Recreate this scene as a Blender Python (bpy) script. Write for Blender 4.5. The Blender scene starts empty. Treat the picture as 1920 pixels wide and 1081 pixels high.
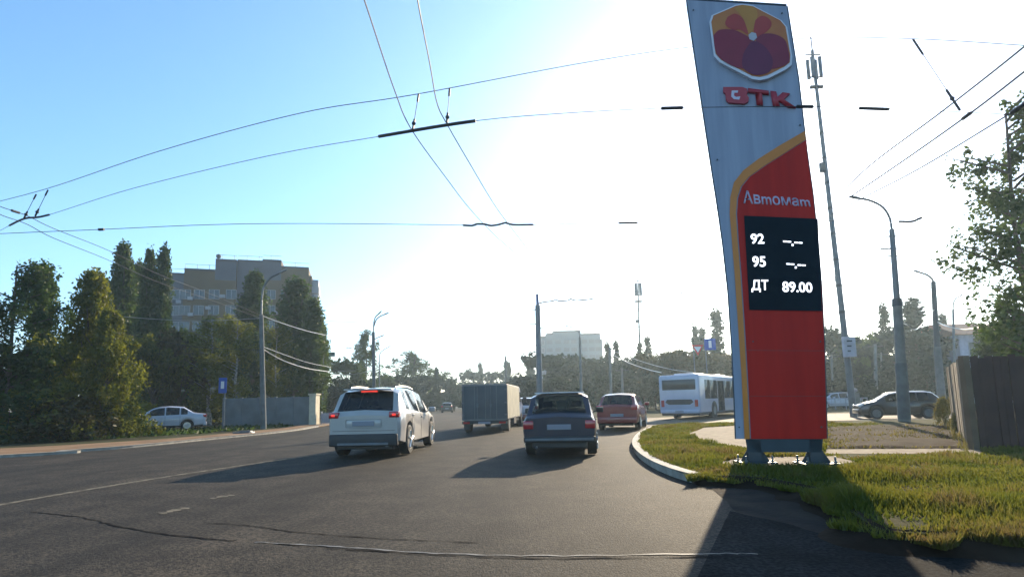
import bpy, bmesh, math, random
import numpy as np
from mathutils import Vector, Matrix
random.seed(7); RNG = np.random.default_rng(11)
R = math.radians
sc = bpy.context.scene
C = sc.collection

# ------------------------------------------------------------------ camera
CAM_H, PITCH, ROLL, FPX, PY0 = 1.2, 6.5, -1.3, 1000.0, 641.0
cam_d = bpy.data.cameras.new('camera'); cam = bpy.data.objects.new('camera', cam_d); C.objects.link(cam)
cam_d.sensor_width = 36; cam_d.lens = 36*FPX/1920; cam_d.shift_y = (PY0-540.5)/1920
cam_d.clip_start = .05; cam_d.clip_end = 3000
CROT = Matrix.Rotation(R(90+PITCH), 3, 'X') @ Matrix.Rotation(R(ROLL), 3, 'Z')
CPOS = Vector((0, 0, CAM_H))
cam.matrix_world = Matrix.Translation(CPOS) @ CROT.to_4x4()
sc.camera = cam

# ------------------------------------------------------------------ sky, sun, exposure
SUN_AZ, SUN_EL = 26.0, 21.5          # azimuth clockwise from +Y (the way the road runs)
w = bpy.data.worlds.new('World'); sc.world = w; w.use_nodes = True
nt = w.node_tree; bg = nt.nodes['Background']
sky = nt.nodes.new('ShaderNodeTexSky'); sky.sky_type = 'NISHITA'; sky.sun_disc = False
sky.sun_elevation = R(SUN_EL); sky.sun_rotation = R(SUN_AZ)
sky.air_density = 1.0; sky.dust_density = .7; sky.ozone_density = 4.0
hs = nt.nodes.new('ShaderNodeHueSaturation'); hs.inputs['Saturation'].default_value = 1.08; hs.inputs['Hue'].default_value = .491
nt.links.new(sky.outputs[0], hs.inputs['Color']); nt.links.new(hs.outputs[0], bg.inputs[0]); bg.inputs[1].default_value = .145
sd = bpy.data.lights.new('sun', 'SUN'); sun = bpy.data.objects.new('sun', sd); C.objects.link(sun)
sd.energy = 5.0; sd.angle = R(.6); sd.color = (1, .82, .58)
sdir = Vector((math.sin(R(SUN_AZ))*math.cos(R(SUN_EL)), math.cos(R(SUN_AZ))*math.cos(R(SUN_EL)), math.sin(R(SUN_EL))))
sun.rotation_euler = sdir.to_track_quat('Z', 'Y').to_euler(); sun.location = (30, 60, 40)
sc.view_settings.view_transform = 'Standard'; sc.view_settings.look = 'None'
sc.view_settings.exposure = 1.1; sc.view_settings.gamma = 1
sc.cycles.volume_bounces = 1; sc.cycles.max_bounces = 8; sc.cycles.use_denoising = True

# ------------------------------------------------------------------ positions
def ray(px, py):
    return CROT @ Vector(((px-960)/FPX, -(py-PY0)/FPX, -1))
def at(px, py, Y):
    d = ray(px, py); return CPOS + d*(Y/d.y)
def pz(px, py, z):
    d = ray(px, py); return CPOS + d*((z-CAM_H)/d.z)
def base(px, Y, z=0.0):
    """ground point seen in column px at distance Y"""
    y = 760
    for _ in range(6):
        p = at(px, y, Y); y += (p.z-z)/Y*FPX
    return Vector((p.x, Y, z))

# ------------------------------------------------------------------ materials
MATS = {}
def mat(name, col, rough=.7, metal=0, var=.12, scale=3.0, bump=0.0, bscale=40., col2=None, emit=None, estr=0, spec=.5, coat=0, stretch=None):
    if name in MATS: return MATS[name]
    m = bpy.data.materials.new(name); m.use_nodes = True; n = m.node_tree; b = n.nodes['Principled BSDF']
    b.inputs['Roughness'].default_value = rough; b.inputs['Metallic'].default_value = metal
    b.inputs['Specular IOR Level'].default_value = spec
    if coat: b.inputs['Coat Weight'].default_value = coat; b.inputs['Coat Roughness'].default_value = .06
    tc = n.nodes.new('ShaderNodeTexCoord')
    if var or col2:
        no = n.nodes.new('ShaderNodeTexNoise'); no.inputs['Scale'].default_value = scale; no.inputs['Detail'].default_value = 6
        if stretch:
            mp = n.nodes.new('ShaderNodeMapping'); mp.inputs['Scale'].default_value = stretch; n.links.new(tc.outputs['Object'], mp.inputs[0]); n.links.new(mp.outputs[0], no.inputs['Vector'])
        else: n.links.new(tc.outputs['Object'], no.inputs['Vector'])
        r = n.nodes.new('ShaderNodeValToRGB'); r.color_ramp.elements[0].position = .35; r.color_ramp.elements[1].position = .65
        c2 = col2 or tuple(min(1, c*(1+var)) for c in col)
        c1 = col if col2 else tuple(c*(1-var) for c in col)
        r.color_ramp.elements[0].color = (*c1, 1); r.color_ramp.elements[1].color = (*c2, 1)
        n.links.new(no.outputs[0], r.inputs[0]); n.links.new(r.outputs[0], b.inputs['Base Color'])
    else: b.inputs['Base Color'].default_value = (*col, 1)
    if bump:
        nb = n.nodes.new('ShaderNodeTexNoise'); nb.inputs['Scale'].default_value = bscale; nb.inputs['Detail'].default_value = 5
        n.links.new(tc.outputs['Object'], nb.inputs['Vector'])
        bp = n.nodes.new('ShaderNodeBump'); bp.inputs['Strength'].default_value = bump; bp.inputs['Distance'].default_value = .02
        n.links.new(nb.outputs[0], bp.inputs['Height']); n.links.new(bp.outputs[0], b.inputs['Normal'])
    if emit: b.inputs['Emission Color'].default_value = (*emit, 1); b.inputs['Emission Strength'].default_value = estr
    MATS[name] = m; return m

def asphalt(name, a, b_, spots=.5, rough=.82, spec=.18):
    m = bpy.data.materials.new(name); m.use_nodes = True; n = m.node_tree; b = n.nodes['Principled BSDF']
    tc = n.nodes.new('ShaderNodeTexCoord')
    def noise(s, d, sx=1, sy=1):
        mp = n.nodes.new('ShaderNodeMapping'); mp.inputs['Scale'].default_value = (sx, sy, 1)
        n.links.new(tc.outputs['Object'], mp.inputs[0])
        q = n.nodes.new('ShaderNodeTexNoise'); q.inputs['Scale'].default_value = s; q.inputs['Detail'].default_value = d
        n.links.new(mp.outputs[0], q.inputs['Vector']); return q.outputs[0]
    def ramp(src, p0, p1, c0, c1):
        r = n.nodes.new('ShaderNodeValToRGB'); r.color_ramp.elements[0].position = p0; r.color_ramp.elements[1].position = p1
        r.color_ramp.elements[0].color = (*c0, 1); r.color_ramp.elements[1].color = (*c1, 1); n.links.new(src, r.inputs[0]); return r.outputs[0]
    def mix(kind, f, x, y):
        q = n.nodes.new('ShaderNodeMix'); q.data_type = 'RGBA'; q.blend_type = kind; q.inputs[0].default_value = f
        n.links.new(x, q.inputs[6]); n.links.new(y, q.inputs[7]); return q.outputs[2]
    big = ramp(noise(.35, 4, 1, .45), .35, .65, a, b_)
    track = ramp(noise(.9, 3, 1, .08), .4, .62, (.66,)*3, (1.25, 1.22, 1.17))
    fine = ramp(noise(30, 5), .40, .62, (.45,)*3, (1.7, 1.65, 1.5))
    blot = ramp(noise(1.6, 8), .36, .6, (.6,)*3, (1.15,)*3)
    c = mix('MULTIPLY', 1, mix('MULTIPLY', .8, big, track), mix('MULTIPLY', 1, fine, blot))
    n.links.new(c, b.inputs['Base Color'])
    b.inputs['Roughness'].default_value = rough; b.inputs['Specular IOR Level'].default_value = spec
    bp = n.nodes.new('ShaderNodeBump'); bp.inputs['Strength'].default_value = .8; bp.inputs['Distance'].default_value = .012
    n.links.new(noise(70, 4), bp.inputs['Height']); n.links.new(bp.outputs[0], b.inputs['Normal'])
    return m

def leafmat(name, c1, c2, trans=.35):
    m = bpy.data.materials.new(name); m.use_nodes = True; n = m.node_tree; n.nodes.remove(n.nodes['Principled BSDF'])
    g = n.nodes.new('ShaderNodeNewGeometry'); r = n.nodes.new('ShaderNodeValToRGB')
    r.color_ramp.elements[0].color = (*c1, 1); r.color_ramp.elements[1].color = (*c2, 1)
    oi = n.nodes.new('ShaderNodeObjectInfo'); ad = n.nodes.new('ShaderNodeMath'); ad.operation = 'MULTIPLY_ADD'
    n.links.new(oi.outputs['Random'], ad.inputs[0]); ad.inputs[1].default_value = .35
    mu = n.nodes.new('ShaderNodeMath'); mu.operation = 'MULTIPLY'; mu.inputs[1].default_value = .65
    n.links.new(g.outputs['Random Per Island'], mu.inputs[0]); n.links.new(mu.outputs[0], ad.inputs[2]); n.links.new(ad.outputs[0], r.inputs[0])
    d = n.nodes.new('ShaderNodeBsdfDiffuse'); t = n.nodes.new('ShaderNodeBsdfTranslucent'); mx = n.nodes.new('ShaderNodeMixShader')
    gl = n.nodes.new('ShaderNodeBsdfGlossy'); gl.inputs['Roughness'].default_value = .45; mx2 = n.nodes.new('ShaderNodeMixShader'); mx2.inputs[0].default_value = .02
    hs = n.nodes.new('ShaderNodeHueSaturation'); hs.inputs['Hue'].default_value = .485; hs.inputs['Value'].default_value = 1.5
    n.links.new(r.outputs[0], d.inputs[0]); n.links.new(r.outputs[0], hs.inputs['Color']); n.links.new(hs.outputs[0], t.inputs[0])
    mx.inputs[0].default_value = trans
    n.links.new(d.outputs[0], mx.inputs[1]); n.links.new(t.outputs[0], mx.inputs[2])
    n.links.new(mx.outputs[0], mx2.inputs[1]); n.links.new(gl.outputs[0], mx2.inputs[2])
    n.links.new(mx2.outputs[0], n.nodes['Material Output'].inputs[0]); return m

def glassmat(name, tint, opaque=.62):
    m = bpy.data.materials.new(name); m.use_nodes = True; n = m.node_tree; b = n.nodes['Principled BSDF']
    b.inputs['Base Color'].default_value = (*tint, 1); b.inputs['Roughness'].default_value = .04
    tr = n.nodes.new('ShaderNodeBsdfTransparent'); tr.inputs[0].default_value = (.75, .82, .8, 1)
    mx = n.nodes.new('ShaderNodeMixShader'); mx.inputs[0].default_value = opaque
    n.links.new(tr.outputs[0], mx.inputs[1]); n.links.new(b.outputs[0], mx.inputs[2]); n.links.new(mx.outputs[0], n.nodes['Material Output'].inputs[0])
    return m

M_ROAD = asphalt('road_asphalt', (.021, .018, .0145), (.037, .0305, .024))
M_CROSS = asphalt('cross_road_asphalt', (.11, .09, .07), (.15, .125, .10), .5, .8)
M_GROUND = mat('dry_ground', (.035, .032, .02), 1, spec=.05, col2=(.07, .075, .035), scale=.4, bump=.4, bscale=6)
M_TURF = mat('turf_soil', (.030, .040, .010), 1, spec=.05, col2=(.055, .045, .02), scale=1.6, bump=.6, bscale=12)
M_SOIL = mat('brown_soil', (.022, .014, .009), 1, spec=.05, col2=(.042, .028, .018), scale=1.5, bump=1, bscale=9)
M_PAVE = mat('pale_paving', (.15, .115, .08), .9, spec=.1, col2=(.23, .185, .13), scale=6, bump=.3, bscale=30)
M_WALK = mat('dusty_pavement', (.17, .105, .06), .95, spec=.1, col2=(.25, .16, .095), scale=.8, bump=.4, bscale=10)
M_KERB = mat('kerb_concrete', (.30, .28, .24), .85, var=.2, scale=5, bump=.3)
M_PAINT = mat('road_paint', (.20, .175, .13), .9, spec=.1, col2=(.06, .053, .043), scale=7)
M_TAR = mat('tar_seam', (.012, .011, .011), .95, var=.2, spec=.05)
M_CONC = mat('pole_concrete', (.18, .175, .165), .85, var=.18, scale=3, bump=.3)
M_CONCD = mat('pole_concrete_dark', (.11, .12, .12), .85, var=.2, scale=3)
M_STEEL = mat('dark_steel', (.07, .075, .08), .5, .6)
M_GREYST = mat('grey_steel', (.12, .135, .15), .5, .4)
M_WIRE = mat('black_wire', (.025, .025, .03), .5, .2, var=0)
M_BRIGHTW = mat('aluminium_cable', (.45, .45, .42), .3, .8, var=0)
M_LAMP = mat('lamp_housing', (.2, .22, .24), .4, .3, var=0)
M_TYRE = mat('tyre_rubber', (.018, .018, .018), .8, bump=.2)
M_RIM = mat('alloy_rim', (.5, .5, .5), .28, .9, var=0)
M_BLACKP = mat('black_plastic', (.022, .023, .026), .55, var=.1)
M_INT = mat('seat_cloth', (.03, .03, .035), .9)
M_PLATE = mat('number_plate', (.20, .21, .25), .5, var=.04)
M_GLASS = glassmat('tinted_glass', (.012, .015, .018), .72)
M_GLASSC = glassmat('clear_glass', (.012, .015, .018), .38)
M_RED_LENS = mat('red_lens', (.35, .015, .02), .15, var=0, coat=.6)
M_BRAKE = mat('lit_brake_lens', (.6, .02, .02), .2, var=0, emit=(1, .05, .03), estr=.45)
M_LENS = mat('clear_lens', (.6, .6, .6), .08, .4, var=0)
M_BARK = mat('bark', (.07, .055, .04), .95, var=.3, scale=8, bump=.6)
M_BIRCH = mat('birch_bark', (.35, .33, .29), .9, col2=(.08, .07, .06), scale=6)
L_OLIVE = leafmat('olive_leaves', (.034, .052, .005), (.135, .145, .012), .55)
L_DARK = leafmat('dark_leaves', (.016, .038, .009), (.050, .085, .016), .42)
L_MID = leafmat('green_leaves', (.024, .050, .012), (.068, .105, .022), .42)
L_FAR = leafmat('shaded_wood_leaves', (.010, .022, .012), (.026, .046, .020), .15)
L_RUST = leafmat('turning_leaves', (.028, .034, .010), (.075, .055, .015), .25)
L_GRASS = leafmat('grass_blades', (.034, .062, .006), (.115, .118, .016), .45)
def patchy(m):
    n = m.node_tree; r = [q for q in n.nodes if q.type == 'VALTORGB'][0]; src = r.inputs[0].links[0].from_socket
    tc = n.nodes.new('ShaderNodeTexCoord'); no = n.nodes.new('ShaderNodeTexNoise'); no.inputs['Scale'].default_value = 1.3; no.inputs['Detail'].default_value = 4
    n.links.new(tc.outputs['Object'], no.inputs['Vector']); mr = n.nodes.new('ShaderNodeMapRange'); mr.inputs[1].default_value = .35; mr.inputs[2].default_value = .65
    n.links.new(no.outputs[0], mr.inputs[0]); mx = n.nodes.new('ShaderNodeMix'); mx.inputs[0].default_value = .6
    n.links.new(src, mx.inputs[2]); n.links.new(mr.outputs[0], mx.inputs[3]); n.links.new(mx.outputs[0], r.inputs[0])
    e = r.color_ramp.elements.new(.62); e.color = (.115, .118, .016, 1); r.color_ramp.elements[-1].color = (.13, .09, .04, 1)
patchy(L_GRASS)
L_WEED = leafmat('dry_weeds', (.09, .09, .02), (.20, .17, .05), .4)

# ------------------------------------------------------------------ object helpers
def tag(o, label=None, cat=None, group=None, kind=None):
    if label: o['label'] = label
    if cat: o['category'] = cat
    if group: o['group'] = group
    if kind: o['kind'] = kind
    return o
def empty(name, loc=(0, 0, 0), rz=0, **k):
    o = bpy.data.objects.new(name, None); C.objects.link(o); o.location = loc; o.rotation_euler = (0, 0, rz); o.empty_display_size = .3
    return tag(o, **k)
def link(name, me, m, parent=None, smooth=False):
    o = bpy.data.objects.new(name, me); C.objects.link(o)
    if m is not None: me.materials.append(m)
    if smooth: me.polygons.foreach_set('use_smooth', [True]*len(me.polygons))
    if parent is not None: o.parent = parent
    return o
def pyd(name, v, f, m, parent=None, smooth=False):
    me = bpy.data.meshes.new(name); me.from_pydata([tuple(a) for a in v], [], f); me.update()
    return link(name, me, m, parent, smooth)
def copy_tree(o, parent=None):
    c = o.copy(); C.objects.link(c)
    if parent is not None: c.parent = parent
    for ch in list(o.children): copy_tree(ch, c)
    return c

class MB:
    """collects solids, then becomes ONE mesh object"""
    def __init__(s): s.bm = bmesh.new()
    def box(s, x0, x1, y0, y1, z0, z1, bev=0, seg=2):
        r = bmesh.ops.create_cube(s.bm, size=1)['verts']
        for v in r: v.co = Vector((x0+(v.co.x+.5)*(x1-x0), y0+(v.co.y+.5)*(y1-y0), z0+(v.co.z+.5)*(z1-z0)))
        if bev:
            e = list({e for v in r for e in v.link_edges})
            bmesh.ops.bevel(s.bm, geom=e, offset=bev, segments=seg, affect='EDGES', profile=.5)
        return s
    def cyl(s, p0, p1, r0, r1=None, n=12, caps=True):
        p0, p1 = Vector(p0), Vector(p1); d = p1-p0; r1 = r0 if r1 is None else r1
        q = Vector((0, 0, 1)).rotation_difference(d.normalized()).to_matrix().to_4x4()
        bmesh.ops.create_cone(s.bm, cap_ends=caps, segments=n, radius1=r0, radius2=max(r1, 1e-4), depth=d.length, matrix=Matrix.Translation((p0+p1)/2) @ q)
        return s
    def tube(s, pts, r, n=6, r_end=None):
        pts = [Vector(p) for p in pts]; rings = []; N = len(pts)
        for i, p in enumerate(pts):
            t = (pts[min(i+1, N-1)]-pts[max(i-1, 0)]).normalized()
            a = t.cross(Vector((0, 0, 1)))
            if a.length < .05: a = t.cross(Vector((0, 1, 0)))
            a.normalize(); b = t.cross(a); rr = r if r_end is None else r+(r_end-r)*i/(N-1)
            rings.append([s.bm.verts.new(p+(a*math.cos(2*math.pi*k/n)+b*math.sin(2*math.pi*k/n))*rr) for k in range(n)])
        for i in range(N-1):
            for k in range(n): s.bm.faces.new((rings[i][k], rings[i][(k+1) % n], rings[i+1][(k+1) % n], rings[i+1][k]))
        s.bm.faces.new(rings[0][::-1]); s.bm.faces.new(rings[-1]); return s
    def ball(s, p, r, sc_=(1, 1, 1), n=10):
        bmesh.ops.create_uvsphere(s.bm, u_segments=n, v_segments=max(6, n//2+2), radius=r, matrix=Matrix.Translation(p) @ Matrix.Diagonal((*sc_, 1))); return s
    def prism(s, pts, off):
        """closed polygon of 3D points extruded by off"""
        a = [s.bm.verts.new(p) for p in pts]; b = [s.bm.verts.new(Vector(p)+Vector(off)) for p in pts]; n = len(a)
        s.bm.faces.new(a); s.bm.faces.new(b[::-1])
        for i in range(n): s.bm.faces.new((a[i], b[i], b[(i+1) % n], a[(i+1) % n]))
        return s
    def build(s, name, m, parent=None, smooth=False):
        bmesh.ops.recalc_face_normals(s.bm, faces=s.bm.faces[:])
        me = bpy.data.meshes.new(name); s.bm.to_mesh(me); s.bm.free()
        o = link(name, me, m, parent, smooth)
        if smooth: me.set_sharp_from_angle(angle=R(38))
        return o

def spline(pts, k=8):
    """Catmull-Rom through 3D points"""
    P = [Vector(p) for p in pts]
    if len(P) < 3: return [P[0].lerp(P[1], i/k) for i in range(k+1)]
    P = [2*P[0]-P[1]]+P+[2*P[-1]-P[-2]]; out = []
    for i in range(1, len(P)-2):
        a, b, c, d = P[i-1:i+3]
        for j in range(k):
            t = j/k
            out.append(.5*((2*b)+(c-a)*t+(2*a-5*b+4*c-d)*t*t+(3*b-a-3*c+d)*t**3))
    return out+[P[-2]]

def sheet(name, pts, z, m, thick=0, kind='structure', label=None, parent=None):
    from mathutils.geometry import tessellate_polygon
    P = [Vector((p[0], p[1], z)) for p in pts]; n = len(P); v = list(P); f = []
    for t in tessellate_polygon([P]):
        a, b, c = (P[k] for k in t); f.append(tuple(t) if (b-a).cross(c-a).z > 0 else tuple(t)[::-1])
    if thick:
        v += [p-Vector((0, 0, thick)) for p in P]; area = sum(P[k].x*P[(k+1) % n].y-P[(k+1) % n].x*P[k].y for k in range(n))
        for k in range(n):
            q = (k, (k+1) % n, (k+1) % n+n, k+n); f.append(q if area < 0 else q[::-1])
    o = pyd(name, v, f, m, parent)
    if parent is None: tag(o, label, None, None, kind)
    return o

# ------------------------------------------------------------------ ground, roads, verges
ZI = .10                               # island height
gp = lambda x, y: pz(x, y, 0)
gi = lambda x, y: pz(x, y, ZI)
sheet('ground', [(-1500, -60), (1500, -60), (1500, 1900), (-1500, 1900)], -.02, M_GROUND)
left_edge = [gp(-60, 861), gp(120, 848), gp(250, 838), gp(400, 823), gp(545, 808)]
left_far = [(-12.4, 36), (-14.5, 60), (-38, 260), (-60, 420)]
sheet('road', [(-60, -30), (-34, 0)]+left_edge+left_far+[(-48, 420), (-26, 260), (-2, 80), (3, 45), (8, 37), (90, 40), (90, 22), (60, -30)], -.008, M_ROAD)
sheet('cross_road', [(6.9, 25.3), (12, 24.6), (60, 23), (60, 35), (9, 35.5), (7, 31)], -.004, M_CROSS)
# dusty pavement along the far side of the road
wk = [Vector((p[0], p[1], 0)) for p in [(-34, 0)]+left_edge+[(-12.4, 36), (-14.5, 60), (-24, 140)]]
outer = [Vector((p.x-1.0-.05*p.y*.6, p.y+6.2-.10*p.y, 0)) for p in wk]
sheet('pavement', wk+outer[::-1], .05, M_WALK, .08)
def kerb(name, path, z, width=.15, drop=.12, m=M_KERB):
    mb = MB(); P = spline(path, 6)
    L = []
    for i, p in enumerate(P):
        t = (P[min(i+1, len(P)-1)]-P[max(i-1, 0)]); t.z = 0; t.normalize(); nn = Vector((t.y, -t.x, 0))
        L.append([mb.bm.verts.new(Vector((p.x, p.y, zz))+nn*o) for o, zz in ((0, z-drop), (0, z-.02), (.02, z), (width, z), (width, z-drop))])
    for i in range(len(L)-1):
        for k in range(4): mb.bm.faces.new((L[i][k], L[i][k+1], L[i+1][k+1], L[i+1][k]))
    o = mb.build(name, m); tag(o, kind='structure'); return o
kerb('kerb', [Vector((p.x, p.y, 0)) for p in wk[:8]], .075, -.14, .1)

isl_w = [gi(1255, 795), gi(1225, 799), gi(1203, 808), gi(1190, 820), gi(1187, 833), gi(1198, 848), gi(1222, 864), gi(1258, 879), gi(1296, 890)]
isl = isl_w+[gi(1345, 893), gi(1430, 898), gi(1530, 918), gi(1590, 955), gi(1650, 990), gi(1760, 1000), gi(2050, 1006)]
isl_out = spline([Vector((p.x, p.y, 0)) for p in isl], 5)
sheet('grass_verge', isl_out+[(14, 3.6), (40, 2), (40, 22.6), (22, 22.9), (12, 24.2)], ZI, M_TURF)
kerb('kerb', [Vector((p.x, p.y, 0)) for p in isl_w], ZI+.025, -.16, .16)
kerb('kerb', [Vector((40, 22.7, 0)), Vector((22, 23.0, 0)), Vector((12, 24.3, 0)), Vector((isl_w[0].x, isl_w[0].y, 0))], ZI+.01, -.14, .14)
sheet('paving', [gi(*p) for p in [(1290, 813), (1320, 801), (1400, 796), (1480, 797), (1480, 839), (1390, 838), (1330, 830)]], ZI+.004, M_PAVE)
sheet('paving', [gi(*p) for p in [(1345, 866), (1400, 857), (1560, 855), (1608, 866), (1540, 872), (1360, 874)]], ZI+.004, M_PAVE)
sheet('footpath', [gi(*p) for p in [(1548, 842), (1840, 840), (1840, 851), (1700, 850), (1548, 850)]], ZI+.004, M_PAVE)
# soil strip in front of the cross road, with real lumps
def lumpy(name, poly, z, amp, m, step=.25):
    P = [Vector((p.x, p.y)) for p in poly]
    x0, x1 = min(p.x for p in P), max(p.x for p in P); y0, y1 = min(p.y for p in P), max(p.y for p in P)
    def inside(x, y):
        c = False; j = len(P)-1
        for i in range(len(P)):
            if (P[i].y > y) != (P[j].y > y) and x < (P[j].x-P[i].x)*(y-P[i].y)/(P[j].y-P[i].y)+P[i].x: c = not c
            j = i
        return c
    from mathutils import noise
    nx, ny = int((x1-x0)/step)+2, int((y1-y0)/step)+2; vid = {}; v = []; f = []
    for i in range(nx):
        for j in range(ny):
            x, y = x0+i*step, y0+j*step
            if inside(x, y):
                h = noise.noise(Vector((x*.7, y*.7, 3)))+.6*noise.noise(Vector((x*2.6, y*2.6, 1)))+.35*noise.noise(Vector((x*7, y*7, 1)))
                vid[i, j] = len(v); v.append((x, y, z+max(-.005, amp*(h*.6+.45))))
    for (i, j), a in vid.items():
        if any((i+p_, j+q_) not in vid for p_ in (-1, 0, 1) for q_ in (-1, 0, 1)): v[a] = (v[a][0], v[a][1], z)
    for i, j in list(vid):
        q = [(i, j), (i+1, j), (i+1, j+1), (i, j+1)]
        if all(a in vid for a in q): f.append([vid[a] for a in q])
    o = pyd(name, v, f, m, smooth=True); tag(o, kind='structure'); return o
lumpy('soil', [gi(*p) for p in [(1548, 801), (1700, 796), (1790, 797), (1836, 841), (1548, 841)]], ZI+.006, .07, M_SOIL, .12)
sheet('driveway_shade', [gp(*p) for p in [(1369, 956), (1500, 985), (1640, 1010), (1900, 1012), (2300, 1010), (2300, 1500), (1210, 1500), (1307, 1081)]], -.005, asphalt('shade_dark_asphalt', (.010, .0115, .013), (.018, .019, .020), .5, .95, .07))  # near-black colour puts a broad shade into this part of the road
M_DUST = mat('dusty_asphalt_edge', (.024, .021, .019), .95, spec=.05, col2=(.048, .038, .03), scale=2.2, bump=.9, bscale=16)
def bank(name, path, z0, width, m):
    # uneven soil slope from the verge down to the road
    P = spline(path, 8); rr = random.Random(5); v = []; f = []; K = 5; from mathutils import noise
    for i, p in enumerate(P):
        t = (P[min(i+1, len(P)-1)]-P[max(i-1, 0)]); t.z = 0; t.normalize(); nn = Vector((t.y, -t.x, 0)); w_ = width*(.75+.5*noise.noise(p*2.1))*min(1, i/6+.15)
        for k in range(K):
            u = k/(K-1); q = p-nn*.06+nn*w_*u; h = z0*(1-u)**1.3+.03*noise.noise(q*6)*(1 if 0 < k < K-1 else .1)
            v.append((q.x, q.y, max(h, -.004) if k < K-1 else -.012))
        if i:
            for k in range(K-1): a = (i-1)*K+k; b_ = i*K+k; f.append((a, a+1, b_+1, b_))
    o = pyd(name, v, f, m, smooth=True); tag(o, kind='structure'); return o
isl_s = [Vector((p.x, p.y, 0)) for p in isl[8:]]
bank('verge_bank', isl_s, ZI+.012, .55, M_SOIL)
dp = [gp(*p) for p in [(1292, 893), (1330, 912), (1362, 938), (1385, 960), (1470, 978), (1530, 996), (1620, 1006), (1720, 1010), (1700, 1000), (1600, 955), (1540, 912), (1430, 890), (1345, 886)]]
sheet('dirt', spline([Vector((p.x, p.y, 0)) for p in dp], 5), -.003, M_DUST)
# worn edge line and road seams
def strip(name, px, w0, m, z=-.003, seed=1, jit=.0):
    P = spline([gp(*p) for p in px], 10); rr = random.Random(seed); v = []; f = []
    for i, p in enumerate(P):
        t = (P[min(i+1, len(P)-1)]-P[max(i-1, 0)]); t.z = 0; t.normalize(); nn = Vector((t.y, -t.x, 0)); ww = w0*(1+rr.uniform(-jit, jit))
        p = p+nn*rr.uniform(-jit, jit)*w0
        v += [(p.x-nn.x*ww/2, p.y-nn.y*ww/2, z), (p.x+nn.x*ww/2, p.y+nn.y*ww/2, z)]
        if i: f.append((2*i-2, 2*i-1, 2*i+1, 2*i))
    o = pyd(name, v, f, m); tag(o, kind='structure'); return o
strip('lane_marking', [(-80, 958), (0, 945), (180, 914), (375, 883), (600, 851), (700, 839)], .14, M_PAINT, jit=.12)
strip('lane_marking', [(300, 962), (350, 950)], .12, M_PAINT, seed=3, jit=.4)
strip('lane_marking', [(396, 934), (436, 926)], .12, M_PAINT, seed=3, jit=.4)
strip('road_seam', [(60, 958), (150, 968), (225, 985), (330, 1002), (440, 1012)], .020, M_TAR, seed=2, jit=.7)
strip('road_seam', [(380, 978), (470, 984), (560, 996), (720, 1008), (900, 1015)], .014, M_TAR, seed=4, jit=.8)
strip('road_seam', [(480, 1014), (620, 1022), (800, 1034), (1000, 1040), (1300, 1036), (1420, 1036)], .022, mat('pale_seam', (.2, .19, .17), .7, col2=(.05, .05, .05), scale=5), seed=6, jit=.7)
strip('road_seam', [(520, 1018), (700, 1031), (960, 1044), (1310, 1042), (1600, 1034)], .018, M_TAR, seed=7, jit=.8)

# ------------------------------------------------------------------ grass blades
def poly_in(P, x, y):
    c = np.zeros(len(x), bool); j = len(P)-1
    for i in range(len(P)):
        a, b = P[i], P[j]
        if a[1] != b[1]:
            cond = ((a[1] > y) != (b[1] > y)) & (x < (b[0]-a[0])*(y-a[1])/(b[1]-a[1])+a[0]); c ^= cond
        j = i
    return c
def blades(name, polys, holes, n, z, h0, h1, m, label, wid=.012):
    P = [(p[0], p[1]) for p in polys]; xs = [p[0] for p in P]; ys = [p[1] for p in P]
    x = RNG.uniform(min(xs), max(xs), n); y = min(ys)+(max(ys)-min(ys))*RNG.random(n)**2.0
    k = poly_in(P, x, y)
    for h in holes: k &= ~poly_in([(p[0], p[1]) for p in h], x, y)
    g = np.sin(x*1.9+np.sin(y*2.3)*1.7)+np.sin(y*3.1+x*.7)+np.sin(x*5.3-y*4.1)*.6
    g2 = np.sin(x*.9+2)*np.cos(y*.8+x*.35)+.5*np.sin(x*2.7+y*1.9); g = g+g2; k &= (g+RNG.uniform(-1, 3.0, n)) > -.2
    x, y, g = x[k], y[k], g[k]; n = len(x)
    h = RNG.uniform(h0, h1, n)*(.55+.3*np.clip(g+1, 0, 3)); a = RNG.uniform(0, 6.28, n); l = RNG.uniform(.1, .7, n)*h; b = RNG.uniform(0, 6.28, n)
    ww = wid*(.6+y/8)
    v = np.zeros((n, 3, 3)); dx, dy = np.cos(a)*ww, np.sin(a)*ww
    v[:, 0] = np.stack([x-dx, y-dy, np.full(n, z)], 1); v[:, 1] = np.stack([x+dx, y+dy, np.full(n, z)], 1)
    v[:, 2] = np.stack([x+np.cos(b)*l, y+np.sin(b)*l, z+h], 1)
    o = tris(name, v.reshape(-1, 3), m, 3); return tag(o, label, None, None, 'stuff')
def tris(name, v, m, k, parent=None):
    me = bpy.data.meshes.new(name); n = len(v)//k
    me.vertices.add(len(v)); me.vertices.foreach_set('co', v.astype(np.float32).ravel())
    me.loops.add(n*k); me.loops.foreach_set('vertex_index', np.arange(n*k, dtype=np.int32))
    me.polygons.add(n); me.polygons.foreach_set('loop_start', np.arange(0, n*k, k, dtype=np.int32)); me.polygons.foreach_set('loop_total', np.full(n, k, np.int32))
    me.update(calc_edges=True); return link(name, me, m, parent)
pave_holes = [[gi(*p) for p in [(1290, 813), (1320, 801), (1400, 796), (1480, 797), (1480, 839), (1390, 838), (1330, 830)]],
              [gi(*p) for p in [(1345, 866), (1400, 857), (1560, 855), (1608, 866), (1540, 872), (1360, 874)]],
              [gi(*p) for p in [(1548, 801), (1790, 797), (1840, 840), (1840, 851), (1548, 850)]]]
isl_in = [(p.x+.05 if p.y < 8 else p.x+.13, p.y+.02) for p in isl_out]+[(12, 4.4), (14, 9), (13, 23.6), (11, 24)]
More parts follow.
